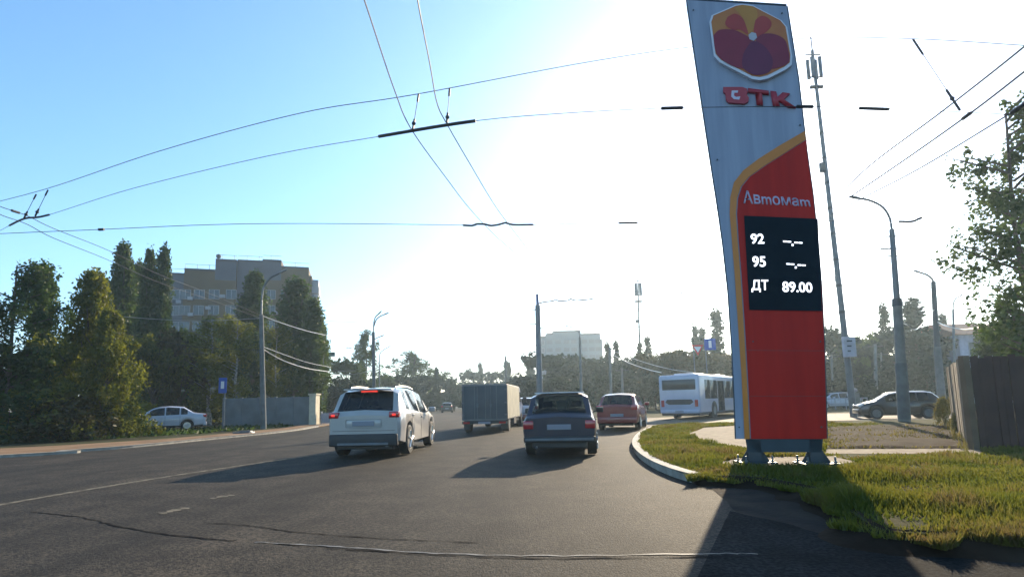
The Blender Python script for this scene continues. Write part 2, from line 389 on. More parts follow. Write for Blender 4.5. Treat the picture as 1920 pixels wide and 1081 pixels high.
blades('grass', isl_in, pave_holes, 260000, ZI-.01, .03, .11, L_GRASS, 'short sunlit grass growing on the kerbed verge around the fuel sign')
tall = [gi(*p) for p in [(1440, 893), (1530, 912), (1590, 945), (1650, 985), (1760, 998), (1990, 1003), (1950, 860), (1640, 868), (1600, 880)]]
blades('grass', tall, [], 60000, ZI-.01, .05, .15, L_GRASS, 'taller shaggy grass in front of the plank fence', .010)
bk = spline([Vector((p.x, p.y, 0)) for p in isl[8:]], 6); off = []
for i, p in enumerate(bk):
    t = (bk[min(i+1, len(bk)-1)]-bk[max(i-1, 0)]); t.normalize(); off.append(p+Vector((t.y, -t.x, 0))*(.17+.16*math.sin(i*1.3)*math.sin(i*.37+1)))
ins = [p-Vector((0, 0, 0))+Vector((.13, .05, 0)) for p in bk]
blades('grass', ins+off[::-1], [], 120000, ZI-.05, .05, .14, L_GRASS, 'straggling grass spilling down the soil edge of the verge', .008)
blades('grass', [gi(*p) for p in [(1548, 803), (1700, 797), (1790, 798), (1836, 841), (1548, 841)]], [], 5000, ZI+.01, .02, .08, L_WEED, 'sparse dry tufts on the brown soil strip before the cross road', .012)
blades('weeds', [gi(*p) for p in [(1765, 800), (1790, 795), (1822, 840), (1835, 868), (1818, 868), (1790, 828)]], [], 5000, ZI, .12, .30, L_WEED, 'tall yellow weeds standing along the sunny face of the plank fence', .006)
vg = [(-34, 4), (-17, 18), (-14.5, 22), (-13.2, 29), (-14, 36), (-17, 36), (-22, 26), (-40, 12)]
blades('grass', [(a-1.5, b+6) for a, b in vg], [], 26000, .0, .05, .2, L_DARK, 'rough grass under the roadside trees', .03)

# ------------------------------------------------------------------ trees
def leaf_quads(cent, size, droop=0.):
    n = len(cent); a = RNG.normal(size=(n, 3)); a /= np.linalg.norm(a, axis=1)[:, None]
    if droop: a[:, 2] = a[:, 2]*(1-droop)-droop; a /= np.linalg.norm(a, axis=1)[:, None]
    b = np.cross(a, RNG.normal(size=(n, 3))); b /= np.linalg.norm(b, axis=1)[:, None]
    s = size*RNG.uniform(.6, 1.35, n)[:, None]
    v = np.stack([cent-a*s*.75, cent+b*s*.42-a*s*.1, cent+a*s*.75, cent-b*s*.42], 1)
    return v.reshape(-1, 3)
def clumps(centres, rad, per, size, droop=0., flat=1.):
    c = np.repeat(centres, per, 0); r = np.repeat(rad, per)
    d = RNG.normal(size=c.shape); d /= np.linalg.norm(d, axis=1)[:, None]
    q = c+d*(r*RNG.random(len(c))**.45)[:, None]*np.array([1, 1, flat])
    return leaf_quads(q, size, droop)
def limbs(mb, H, r, lst):
    for a, b, r0, r1 in lst: mb.cyl(a, b, r0, r1, 6)
ORD = 'first second third fourth fifth sixth seventh eighth ninth tenth eleventh twelfth thirteenth fourteenth fifteenth sixteenth seventeenth eighteenth nineteenth twentieth'.split()+['twenty-first', 'twenty-second', 'twenty-third', 'twenty-fourth']
PROTO = {}
def proto(kind, k):
    """crown and trunk meshes at real size; returns (crown mesh, trunk mesh)"""
    if (kind, k) in PROTO: return PROTO[kind, k]
    rr = random.Random(hash((len(kind), k)) & 255)
    mb = MB(); parts = []
    if kind == 'poplar':      # 14 m column
        n = 270; t = RNG.random(n)**.85; z = 1.2+t*12.6
        w = 1.3*np.clip(t*3.5, .45, 1)*(1-t)**.55+.10
        w *= 1+.2*np.sin(z*1.7+k)+.16*np.sin(z*4.1+k*2)
        a = RNG.uniform(0, 6.28, n); q = RNG.random(n)**.5
        c = np.stack([np.cos(a)*w*q, np.sin(a)*w*q, z+RNG.normal(size=n)*.2], 1)
        parts = [clumps(c, RNG.uniform(.3, .55, n), 40, .19, -.25, 1.7)]
        mb.cyl((0, 0, 0), (0, 0, 12), .2, .04, 8)
        for i in range(10):
            a_ = rr.uniform(0, 6.28); z0 = 1.5+i; mb.cyl((0, 0, z0), (math.cos(a_)*.8, math.sin(a_)*.8, z0+2.4), .06, .02, 5)
    elif kind == 'broad':     # 10 m, 7 m wide, lobed
        L = []; mb.cyl((0, 0, 0), (.1, 0, 4.5), .26, .16, 9)
        for i in range(13):
            a_ = rr.uniform(0, 6.28); h = rr.uniform(2.6, 8.6); rad = rr.uniform(.6, 2.6)*(1-.25*abs(h-5.2)/4); e = Vector((math.cos(a_)*rad, math.sin(a_)*rad, h))
            L.append((*e, rr.uniform(.9, 1.6))); mb.cyl((0.05, 0, min(4.4, h*.5)), e, .11, .03, 6)
        C_ = []; 
        for x, y, z, s in L:
            m_ = int(20*s*s); d = RNG.normal(size=(m_, 3)); d /= np.linalg.norm(d, axis=1)[:, None]
            C_.append(np.array([x, y, z])+d*(s*RNG.uniform(.35, 1.08, m_))[:, None]*np.array([1, 1, .85]))
        c = np.concatenate(C_); parts = [clumps(c, RNG.uniform(.28, .55, len(c)), 30, .19, 0, .8)]
    elif kind == 'birch':     # 10 m, open and drooping
        mb.tube(spline([(0, 0, 0), (.1, .05, 3), (-.05, .1, 6), (.1, 0, 9.6)], 5), .17, 8, .03)
        C_ = []
        for i in range(26):
            z0 = 2.2+i*.29; a_ = rr.uniform(0, 6.28); ln = rr.uniform(1.2, 2.7)*(1.1-abs(z0-5)/8)
            tip = Vector((math.cos(a_)*ln, math.sin(a_)*ln, z0+ln*.45)); mb.cyl((0, 0, z0), tip, .05, .015, 5)
            for j in range(5):
                f_ = .35+.65*j/4; p = Vector((0, 0, z0)).lerp(tip, f_)
                for q in range(3): C_.append((p.x+rr.uniform(-.3, .3), p.y+rr.uniform(-.3, .3), p.z-rr.uniform(0, 1.1)))
        c = np.array(C_); parts = [clumps(c, RNG.uniform(.2, .42, len(c)), 22, .14, .35, 1.5)]
    elif kind == 'open_birch':
        mb.tube(spline([(0, 0, 0), (.1, .05, 3), (-.05, .1, 6), (.1, 0, 9.6)], 5), .15, 8, .03); C_ = []
        for i in range(34):
            z0 = 1.8+i*.235; a_ = rr.uniform(0, 6.28); ln = rr.uniform(.9, 2.3)*(1.15-abs(z0-5.5)/7)
            tip = Vector((math.cos(a_)*ln, math.sin(a_)*ln, z0+ln*.6)); mb.cyl((0, 0, z0), tip, .045, .012, 5)
            for j in range(4):
                p = Vector((0, 0, z0)).lerp(tip, .4+.6*j/3)
                for q in range(2): C_.append((p.x+rr.uniform(-.25, .25), p.y+rr.uniform(-.25, .25), p.z-rr.uniform(0, .9)))
        c = np.array(C_); parts = [clumps(c, RNG.uniform(.16, .36, len(c)), 30, .11, .35, 1.5)]
    elif kind == 'willow':    # 9 m, dense, ragged to the ground
        mb.cyl((0, 0, 0), (0, 0, 6), .3, .12, 8); n = 560; t = RNG.random(n)**1.1; z = .15+t*8.6
        w = 2.7*(1-t)**.6*(1+.3*np.sin(z*2.3+k)) + .25; a = RNG.uniform(0, 6.28, n); q = RNG.random(n)**.4; lob = 1+.34*np.sin(3*a+k*1.7+z*.8)+.2*np.sin(7*a+z*1.6)
        c = np.stack([np.cos(a)*w*q*lob, np.sin(a)*w*q*lob, z], 1); parts = [clumps(c, RNG.uniform(.3, .55, n), 36, .16, .15, 1.)]
        for i in range(9):
            a_ = rr.uniform(0, 6.28); mb.cyl((0, 0, 1+i*.5), (math.cos(a_)*2, math.sin(a_)*2, 2.5+i*.6), .08, .02, 5)
    elif kind == 'shrub':     # 2.2 m
        n = 90; a = RNG.uniform(0, 6.28, n); q = RNG.random(n)**.5; t = RNG.random(n)
        w = 1.5*np.sqrt(1-t*.85)*(1+.2*np.sin(3*a+k)); c = np.stack([np.cos(a)*w*q, np.sin(a)*w*q, .1+t*2], 1)
        parts = [clumps(c, RNG.uniform(.22, .4, n), 34, .12)]
        for i in range(6): a_ = i*1.05+k; mb.cyl((0, 0, 0), (math.cos(a_)*.7, math.sin(a_)*.7, 1.5), .03, .01, 5)
    elif kind == 'far':       # 10 m tree for the far wood, coarse
        mb.cyl((0, 0, 0), (0, 0, 5), .22, .12, 6); C_ = []
        for i in range(8):
            a_ = rr.uniform(0, 6.28); h = rr.uniform(2, 8.4); rad = rr.uniform(.4, 2.3); s = rr.uniform(1.2, 2.0); m_ = 16
            d = RNG.normal(size=(m_, 3)); d /= np.linalg.norm(d, axis=1)[:, None]; C_.append(np.array([math.cos(a_)*rad, math.sin(a_)*rad, h])+d*(s*RNG.uniform(.3, 1, m_))[:, None]*np.array([1, 1, .8]))
        c = np.concatenate(C_); parts = [clumps(c, RNG.uniform(.5, .9, len(c)), 30, .36, 0, .8)]
    elif kind == 'far_poplar':
        n = 110; t = RNG.random(n); z = .8+t*13; w = 1.3*np.sin(np.clip(t, .03, .97)*math.pi)**.6*(1-.5*t)*(1+.2*np.sin(z+k)); a = RNG.uniform(0, 6.28, n)
        q = RNG.random(n)**.5; c = np.stack([np.cos(a)*w*q, np.sin(a)*w*q, z], 1); parts = [clumps(c, RNG.uniform(.45, .7, n), 26, .32, -.2, 1.6)]
        mb.cyl((0, 0, 0), (0, 0, 10), .2, .06, 6)
    o = tris(kind+'_crown', np.concatenate(parts), None, 4); cm = o.data; bpy.data.objects.remove(o)
    t_ = mb.build('trunk', None); tm = t_.data; bpy.data.objects.remove(t_)
    PROTO[kind, k] = (cm, tm); return PROTO[kind, k]
HT = {'poplar': 14, 'broad': 10, 'birch': 10.2, 'open_birch': 10.2, 'willow': 9.2, 'shrub': 2.2, 'far': 9.8, 'far_poplar': 14.3}
def tree(name, kind, px, Y, top, leaf, label, width=1.0, group=None, bark=M_BARK, cat='tree', k=None, z=0, minh=None):
    b = base(px, Y, z); H = (at(px, top, Y).z-z)
    s = H/HT[kind]; k = random.randrange(3) if k is None else k
    cm, tm = proto(kind, k)
    root = empty(name, b, random.uniform(0, 6.28), label=label, cat=cat, group=group)
    root.scale = (s*width, s*width, s)
    for nm, me, m in (('crown', cm, leaf), ('trunk', tm, bark)):
        if nm == 'trunk' and kind == 'shrub': nm = 'stem'
        o = bpy.data.objects.new(nm, me); C.objects.link(o); o.parent = root
        if not me.materials: me.materials.append(m)
        o.material_slots[0].link = 'OBJECT'; o.material_slots[0].material = m
    return root

GL = 'trees along the roadside opposite the fuel sign'
T = tree
T('poplar_tree', 'birch', 2, 24, 478, L_DARK, 'ragged dark tree rising at the edge of the view beyond the verge', 1.0, GL)
T('poplar_tree', 'poplar', 60, 33, 500, L_DARK, 'narrow dark poplar standing alone between the edge tree and the pale willow', 1.1, GL)
T('willow_tree', 'willow', 158, 27, 500, L_OLIVE, 'tall olive green willow with foliage reaching down to the pavement', .72, GL)
T('willow_tree', 'willow', 192, 25.5, 575, L_OLIVE, 'lower spreading olive bush tree overhanging beside the tall willow', .75, GL)
T('broad_tree', 'broad', 95, 30, 590, L_OLIVE, 'round green tree in front of the lone narrow poplar', .85, GL)
T('broad_tree', 'broad', -10, 24, 600, L_DARK, 'dark round tree below the ragged edge tree', 1.0, GL)
T('poplar_tree', 'poplar', 213, 44, 461, L_DARK, 'tallest poplar of the group, with a pointed top', 1.0, GL)
T('poplar_tree', 'poplar', 244, 47, 495, L_MID, 'slim lighter poplar close against the tallest poplar', .8, GL)
T('poplar_tree', 'poplar', 264, 43, 472, L_DARK, 'first of two twin poplars before the beige apartment block', .72, GL)
T('poplar_tree', 'poplar', 291, 43, 470, L_DARK, 'second twin poplar, nearer to the beige apartment block windows', .75, GL)
T('broad_tree', 'broad', 285, 40, 590, L_OLIVE, 'broad tree with drooping olive foliage behind the white saloon', .8, GL)
T('broad_tree', 'broad', 332, 41, 612, L_RUST, 'broad tree tinged with rusty leaves above the white saloon', .8, GL)
T('birch_tree', 'birch', 392, 42, 586, L_OLIVE, 'birch with yellowing leaves below the apartment windows', 1.3, GL, M_BIRCH)
T('broad_tree', 'broad', 362, 60, 590, L_DARK, 'dark round tree under the lit windows of the beige apartment block', 1.1, GL)
T('broad_tree', 'broad', 425, 58, 592, L_DARK, 'dark spreading tree behind the pale trunked birch', 1.2, GL)
T('broad_tree', 'broad', 505, 62, 600, L_DARK, 'dark tree between the curved lamp post and the apartment block', 1.1, GL)
T('birch_tree', 'birch', 440, 41, 585, L_OLIVE, 'pale trunked birch in front of the concrete wall', 1.0, GL, M_BIRCH)
T('poplar_tree', 'poplar', 468, 52, 515, L_DARK, 'dark poplar hiding the middle of the beige apartment block', 1.5, GL)
T('birch_tree', 'birch', 515, 44, 600, L_OLIVE, 'leafy birch beside the curved lamp post', .8, GL, M_BIRCH)
T('poplar_tree', 'poplar', 550, 50, 528, L_DARK, 'dark poplar in front of the end of the apartment block', 1.9, GL)
T('poplar_tree', 'poplar', 582, 46, 562, L_MID, 'sunlit green poplar at the end of the concrete wall', 1.5, GL)
T('poplar_tree', 'poplar', 600, 58, 610, L_MID, 'small poplar at the outer end of the roadside row', 1.3, GL)
for i, (px, Y, top) in enumerate([(10, 23, 740), (70, 24, 735), (125, 24, 745), (215, 27, 755), (255, 36, 755), (300, 45, 740), (350, 47, 735), (400, 46, 738), (240, 44, 730)]):
    T('shrub', 'shrub', px, Y, top, [L_DARK, L_OLIVE, L_RUST][i % 3], 'bushy undergrowth under the roadside trees, %s counting from the view edge' % ORD[i], 1.5, 'undergrowth shrubs under the roadside trees', cat='shrub')

# middle distance
GC = 'trees far along the main road'
T('broad_tree', 'broad', 652, 78, 655, L_MID, 'low round tree beneath the tall open poplar by the double lamp', .8, GC)
T('tall_tree', 'birch', 685, 82, 617, L_MID, 'tall open tree with sky showing through beside the double lamp post', 1.05, GC)
T('broad_tree', 'broad', 715, 95, 688, L_DARK, 'dark rounded tree beside the small bent lamp', 1.1, GC)
T('broad_tree', 'birch', 778, 120, 655, L_MID, 'high airy rounded tree standing above the far roadside wood', 2.5, GC)
T('broad_tree', 'broad', 812, 125, 690, L_MID, 'lower tree on the shoulder of the airy rounded tree', .9, GC)
def wood(px0, px1, Y, top, n, leaf, label, group, pop=0.0, jt=12):
    for i in range(n):
        px = px0+(px1-px0)*(i+.5)/n+random.uniform(-6, 6)
        k = 'far_poplar' if random.random() < pop else 'far'
        T('poplar_tree' if k == 'far_poplar' else 'broad_tree', k, px, Y+random.uniform(-.08, .08)*Y, top+random.uniform(-jt, jt)-(12 if k == 'far_poplar' else 0), leaf, label % ORD[i], 1.25 if k == 'far' else 1.1, group)
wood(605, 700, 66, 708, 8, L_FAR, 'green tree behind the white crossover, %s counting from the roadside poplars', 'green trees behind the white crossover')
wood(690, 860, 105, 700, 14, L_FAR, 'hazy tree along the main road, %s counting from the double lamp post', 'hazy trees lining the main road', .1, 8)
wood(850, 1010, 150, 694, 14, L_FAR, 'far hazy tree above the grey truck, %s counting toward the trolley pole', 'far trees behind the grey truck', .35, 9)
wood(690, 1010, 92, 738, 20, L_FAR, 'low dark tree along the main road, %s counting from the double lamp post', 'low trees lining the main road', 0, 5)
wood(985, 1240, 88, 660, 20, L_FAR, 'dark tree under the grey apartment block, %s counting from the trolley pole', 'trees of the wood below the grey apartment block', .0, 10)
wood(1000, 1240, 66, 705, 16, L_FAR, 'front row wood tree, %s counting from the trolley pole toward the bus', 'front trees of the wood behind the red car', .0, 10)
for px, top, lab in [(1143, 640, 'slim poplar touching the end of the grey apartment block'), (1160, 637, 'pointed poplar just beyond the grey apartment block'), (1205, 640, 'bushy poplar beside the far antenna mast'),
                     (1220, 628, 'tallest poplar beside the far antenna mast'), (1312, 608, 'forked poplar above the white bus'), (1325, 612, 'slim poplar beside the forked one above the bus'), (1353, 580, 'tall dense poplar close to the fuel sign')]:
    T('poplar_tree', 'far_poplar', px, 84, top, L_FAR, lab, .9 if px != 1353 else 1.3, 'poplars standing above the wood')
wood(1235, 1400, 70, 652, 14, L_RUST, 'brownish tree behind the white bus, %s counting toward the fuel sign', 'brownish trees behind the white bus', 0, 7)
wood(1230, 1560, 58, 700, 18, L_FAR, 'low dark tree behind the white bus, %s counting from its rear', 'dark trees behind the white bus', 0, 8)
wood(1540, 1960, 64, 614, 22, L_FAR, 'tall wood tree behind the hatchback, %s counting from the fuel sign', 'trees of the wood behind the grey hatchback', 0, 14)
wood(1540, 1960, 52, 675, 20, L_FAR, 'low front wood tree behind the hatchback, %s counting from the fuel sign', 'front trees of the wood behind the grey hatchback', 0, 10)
T('broad_tree', 'broad', 1620, 60, 598, L_MID, 'pale green tree rising beside the tall antenna mast', .8, GC)
T('poplar_tree', 'far_poplar', 1674, 62, 570, L_FAR, 'poplar behind the thick concrete lamp post', .9, GC)
T('poplar_tree', 'far_poplar', 1730, 60, 560, L_FAR, 'wide poplar between the two concrete lamp posts', 1.7, GC)
T('poplar_tree', 'far_poplar', 1785, 75, 585, L_FAR, 'small distant poplar beside the slender lamp post', .8, GC)
T('birch_tree', 'open_birch', 1962, 17.5, 178, L_MID, 'tall airy tree with hanging leaves growing behind the plank fence', .9, 'trees behind the plank fence', M_BARK, k=1)
T('birch_tree', 'birch', 2090, 19, 230, L_DARK, 'darker tree at the frame edge behind the plank fence', 1.1, 'trees behind the plank fence', M_BIRCH, k=2)
T('broad_tree', 'broad', 1925, 25, 560, L_DARK, 'dark low tree filling the gap above the plank fence', .9, 'trees behind the plank fence')
for px, Y, top, lf, lb in [(1797, 15.5, 775, L_WEED, 'yellow green weeds against the sunny face of the plank fence'), (1814, 12.8, 815, L_WEED, 'low dry weeds by the corner post of the plank fence'), (1772, 19, 745, L_WEED, 'tall yellowing weeds behind the rear of the grey hatchback')]:
    T('weed_bush', 'shrub', px, Y, top, lf, lb, .55, 'weeds along the plank fence', cat='weeds', z=ZI)

# ------------------------------------------------------------------ buildings
M_BEIGE = mat('ochre_facade', (.095, .060, .027), .85, var=.1, scale=.3)
M_GREYF = mat('grey_facade', (.07, .075, .095), .85, var=.1, scale=.3)
M_ROOFD = mat('dark_roof_edge', (.05, .05, .06), .8)
M_PANE = mat('window_pane', (.03, .04, .05), .08, var=0)
M_WFR = mat('white_frame', (.28, .28, .31), .6, var=.05)
def window(root, x0, x1, y, z0, z1, fm=M_WFR, n=1, mull=True, pm=None):
    mb = MB(); mb.box(x0-.07, x1+.07, y-.05, y+.02, z0-.07, z0).box(x0-.07, x1+.07, y-.05, y+.02, z1, z1+.07)
    mb.box(x0-.07, x0, y-.05, y+.02, z0, z1).box(x1, x1+.07, y-.05, y+.02, z0, z1)
    if mull: mb.box((x0+x1)/2-.04, (x0+x1)/2+.04, y-.045, y+.02, z0, z1)
    f = mb.build('window', fm, root); MB().box(x0, x1, y-.012, y+.02, z0, z1).build('pane', pm or M_PANE, f)
RB = R(17); PB = Vector((base(578, 95).x, 95, 0)); DB = Vector((math.cos(RB), math.sin(RB), 0)); NB = Vector((-DB.y, DB.x, 0))
def hitB(px, py):
    d = ray(px, py); return CPOS+d*((PB-CPOS).dot(NB)/d.dot(NB))
root = empty('apartment_building', PB, RB, label='beige and grey apartment block rising behind the roadside poplars', cat='building')
def bx(px, Y): return base(px, Y).x
def hz(px, py, Y): return at(px, py, Y).z
def bL(px): return (hitB(px, 560)-PB).dot(DB)
def hL(px, py): return hitB(px, py).z
secs = [(160, 312, 525, 'ochre', 3.), (312, 344, 515, 'grey', .0), (344, 402, 508, 'ochre', -.25), (402, 442, 490, 'ochre', -.25), (442, 490, 490, 'grey', .35), (490, 526, 490, 'ochre', 0.02), (526, 578, 503, 'ochre', .1)]
for a, b, t, cname, dy in secs:
    x0, x1, H = bL(a), bL(b), hL((a+b)/2, t)
    MB().box(x0, x1, dy, dy+12, 0, H).build('wall', M_BEIGE if cname == 'ochre' else M_GREYF, root)
    MB().box(x0+.02, x1-.02, dy-.12, dy+12.1, H, H+.35).build('roof', M_ROOFD, root)
    if t == 490: MB().box(x0+.01, x1-.01, dy-.03, dy+.0, H-3.4, H-.05).build('attic_band', M_GREYF, root)
for px in [180, 205, 326, 348, 374, 402, 434, 470, 507, 532, 556]:
    a = [s for s in secs if s[0] <= px < s[1]][0]
    for fl in range(8):
        zt = hL(px, 552)-fl*2.75
        if zt < 1 or fl > 6: continue
        x = bL(px); window(root, x-.75, x+.75, a[4]-.004, zt-.75, zt+.75)
for k_, (px, py) in enumerate([(358, 560), (392, 578), (418, 556), (360, 590), (545, 560), (520, 586), (336, 566)]):
    dy = [q for q in secs if q[0] <= px < q[1]][0][4]; x, z = bL(px), hL(px, py)
    MB().box(x-.4, x+.4, dy-.38, dy-.006, z-.28, z+.28, .03).build('air_conditioner', M_WFR, root)
# sunlit end with balconies
xe, He = bL(578), hL(578, 505)
MB().box(xe, xe+.5, .6, 11.5, 0, He-1).build('end_wall', M_BEIGE, root)
for fl in range(8):
    z = He-4-fl*2.75
    if z > 0: MB().box(xe+.5, xe+1.7, 1.5, 6.5, z, z+1.15).box(xe+.5, xe+1.6, 1.6, 6.4, z+1.15, z+2.5).build('balcony', M_WFR, root)
mb = MB()
for px in range(345, 575, 23):
    t = [s for s in secs if s[0] <= px < s[1]][0]; x = bL(px); H = hL(px, t[2]); mb.cyl((x, t[4]+.1, H), (x, t[4]+.1, H+1.1), .04, n=5)
for s in secs[1:]:
    x0, x1, H = bL(s[0]), bL(s[1]), hL((s[0]+s[1])/2, s[2]); mb.cyl((x0, s[4]+.1, H+1.1), (x1, s[4]+.1, H+1.1), .035, n=5)
mb.build('roof_railing', M_STEEL, root)
x = bL(404); H = hL(404, 490); MB().cyl((x, 1, H), (x, 1, H+1), .05, n=6).ball((x, 1, H+1.2), .42).build('antenna', M_STEEL, root)
for px, w_ in ((323, .9), (386, .8), (455, 1.8), (540, 1.9)):
    t = [s for s in secs if s[0] <= px < s[1]][0]; x = bL(px); H = hL(px, t[2]); MB().box(x-w_/2, x+w_/2, 3, 4, H+.3, H+1.1).build('chimney', M_ROOFD, root)

root = empty('grey_apartment_building', (0, 190, 0), label='hazy grey apartment block beyond the wood above the dark blue car', cat='building')
Y1 = 190
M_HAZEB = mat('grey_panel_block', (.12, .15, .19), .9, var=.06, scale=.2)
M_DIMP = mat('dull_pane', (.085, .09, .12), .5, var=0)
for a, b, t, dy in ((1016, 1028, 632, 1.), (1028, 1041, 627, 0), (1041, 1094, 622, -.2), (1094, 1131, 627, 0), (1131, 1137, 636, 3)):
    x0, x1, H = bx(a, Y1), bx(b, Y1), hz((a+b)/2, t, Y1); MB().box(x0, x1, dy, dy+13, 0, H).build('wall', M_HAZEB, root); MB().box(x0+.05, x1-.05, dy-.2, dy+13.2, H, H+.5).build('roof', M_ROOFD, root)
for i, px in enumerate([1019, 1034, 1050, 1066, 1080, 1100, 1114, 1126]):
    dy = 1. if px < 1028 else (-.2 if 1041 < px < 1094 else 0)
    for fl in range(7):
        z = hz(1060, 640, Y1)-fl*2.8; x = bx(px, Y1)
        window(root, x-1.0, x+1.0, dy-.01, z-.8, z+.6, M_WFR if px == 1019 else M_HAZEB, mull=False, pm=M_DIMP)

root = empty('low_building', (0, 58, 0), label='low building with a rust coloured roof behind the trees above the fence', cat='building')
x0, x1 = bx(1812, 58), bx(1960, 58); zt = hz(1860, 626, 58)
MB().box(x0, x1, 0, 8, 0, zt).build('wall', mat('lilac_plaster', (.4, .38, .46), .85), root)
MB().prism([Vector((x0-.4, -.5, zt+.0)), Vector((x0-.4, 8.5, zt)), Vector((x0+.2, 4, zt+1.7))], (x1-x0+.8, 0, 0)).build('roof', mat('rusty_roof', (.22, .09, .05), .8, var=.3), root)
for i in range(4): window(root, x0+1+i*2.1, x0+2.2+i*2.1, -.004, zt-2.2, zt-.9)

root = empty('concrete_wall', (0, 37, 0), label='plain grey concrete wall behind the birches and the curved lamp post', cat='wall')
mw = mat('wall_concrete', (.13, .145, .15), .9, var=.15, scale=1.2, bump=.3)
xa, xb = bx(418, 37), bx(580, 37); n = 5
for i in range(n):
    a_, b_ = xa+(xb-xa)*i/n, xa+(xb-xa)*(i+1)/n; mb = MB().box(a_+.02, b_-.02, 0, .12, 0, 1.95, .02); mb.box(a_-.08, a_+.08, -.03, .16, 0, 2.0, .02); mb.build('panel', mw, root)
tag(MB().box(xb+.1, xb+.55, 36.6, 37.4, 0, 2.05, .02).box(xb+.04, xb+.61, 36.54, 37.46, 2.05, 2.15, .01).build('gate_pillar', mat('cream_pillar', (.5, .44, .32), .8)), 'cream painted gate pillar at the end of the grey concrete wall', 'pillar')
tag(MB().box(xb+.75, xb+1.6, 37.1, 37.16, 0.1, .8).box(xb+.75, xb+.82, 37.05, 37.2, 0, .9).box(xb+1.55, xb+1.62, 37.05, 37.2, 0, .9).build('low_gate', M_WFR), 'low white gate beside the cream gate pillar', 'gate')

# plank fence
M_PLANK = mat('weathered_planks', (.10, .07, .045), .9, col2=(.16, .11, .07), scale=2, bump=.4)
M_PLANKD = mat('brown_sheet_planks', (.040, .018, .014), .75, col2=(.058, .027, .021), scale=2)
c0, c1, c2_ = base(1826, 10.6, ZI), base(1788, 18.2, ZI), Vector((17.5, 9.9, ZI))
root = empty('plank_fence', (c0.x, c0.y, ZI), label='tall brown vertical plank fence turning a corner beside the verge', cat='fence')
def fence_run(a, b, H0, H1, wdt, m, gap, seed):
    rr = random.Random(seed); a, b = a-c0, b-c0; d = (b-a); L = d.length; d.normalize(); nn = Vector((d.y, -d.x, 0)); n = int(L/wdt); v = 0
    mb = MB()
    for i in range(n):
        s0, s1 = i*wdt, (i+1)*wdt-gap; H = H0+(H1-H0)*i/n+rr.uniform(-.03, .03); t = rr.uniform(-.012, .012)
        P = [a+d*s0+nn*t, a+d*s1+nn*t]
        mb.prism([P[0], P[1], P[1]+Vector((0, 0, H)), P[0]+Vector((0, 0, H+rr.uniform(-.012, .012)))], nn*-.025)
    mb.build('plank_panel', m, root)
    for z in (.45, H0-.35):
        sg = -.03 if seed == 2 else .02
        MB().prism([a+nn*sg+Vector((0, 0, z)), b+nn*sg+Vector((0, 0, z)), b+nn*sg+Vector((0, 0, z+.07)), a+nn*sg+Vector((0, 0, z+.07))], nn*.04*(1 if sg > 0 else -1)).build('rail', M_PLANKD, root)
fence_run(c0, c1, 1.80, 1.95, .30, M_PLANK, .045, 1)
fence_run(c0+Vector((.14, 0, 0)), c2_, 1.80, 1.85, .14, M_PLANKD, .012, 2)
MB().box(-.06, .07, -.07, .06, 0, 1.83, .01).build('post', M_PLANK, root)

# ------------------------------------------------------------------ posts, lamps, masts
def lean_pole(name, label, pb, pt, Y, r0, r1, m, cat='lamp post', group=None, gz=0.0, n=12):
    """pb column of the foot, pt (px, py) of the top, both at distance Y; returns the root and a local-point maker"""
    b = base(pb, Y, gz); root = empty(name, b, label=label, cat=cat, group=group)
    loc = lambda px, py, dy=0: at(px, py, Y+dy)-b
    t = loc(*pt); t.y = 0
    MB().cyl((0, 0, 0), t, r0, r1, n).build('pole', m, root, True)
    return root, loc, t
def lamp(root, pts, r, hd=.32, m=M_GREYST):
    MB().tube(spline(pts, 6), r, 7).build('arm', m, root, True)
    e = Vector(pts[-1]); d = (e-Vector(pts[-2])); d.normalize(); q = Vector((1, 0, 0)).rotation_difference(d)
    mb = MB(); mb.ball((0, 0, 0), .5, (1, .36, .22), 12); mb.box(-.62, -.3, -.07, .07, -.05, .06, .02)
    bmesh.ops.transform(mb.bm, matrix=Matrix.Translation(e+d*hd*.6) @ q.to_matrix().to_4x4() @ Matrix.Scale(hd*1.5, 4), verts=mb.bm.verts[:])
    mb.build('lamp_head', M_LAMP, root, True)
# thick concrete lamp post by the hatchback
root, loc, t = lean_pole('lamp_post', 'thick concrete lamp post with a curved arm standing in front of the grey hatchback', 1696, (1682, 565), 21.6, .21, .165, M_CONC, gz=ZI)
t2 = loc(1672, 430); t2.y = 0; MB().cyl(t, t2, .12, .10, 10).build('upper_pole', M_GREYST, root, True)
mb = MB(); mb.cyl(Vector((0, 0, 0))+t*.02, t*.48, .222, .206, 14); mb.build('painted_lower_section', M_CONCD, root, True)
MB().cyl(t-Vector((0, 0, .2)), t+Vector((0, 0, .12)), .20, .17, 12).build('collar', M_STEEL, root)
lamp(root, [t2, loc(1668, 408), loc(1655, 388), loc(1632, 376), loc(1612, 372)], .045, .34)
mb = MB()
for py, l in ((443, .28), (466, .5), (480, .2)): p = loc(1673, py); mb.cyl(p-Vector((l, 0, 0)), p+Vector((.2, 0, 0)), .03, n=6)
mb.build('bracket', M_STEEL, root)
root, loc, t = lean_pole('lamp_post', 'concrete lamp post with a dark upper half beside the plank fence', 1768, (1757, 650), 33, .24, .2, M_CONC)
t2 = loc(1750, 528); t2.y = 0; MB().cyl(t, t2, .17, .13, 10).build('upper_pole', M_STEEL, root, True)
lamp(root, [t2, loc(1747, 522), loc(1738, 515), loc(1726, 511)], .06, .36)
root, loc, t = lean_pole('lamp_post', 'slender grey lamp post between the fence and the wood', 1792, (1787, 580), 45, .12, .08, M_GREYST)
lamp(root, [t, loc(1788, 567), loc(1792, 560), loc(1798, 556)], .05, .36)
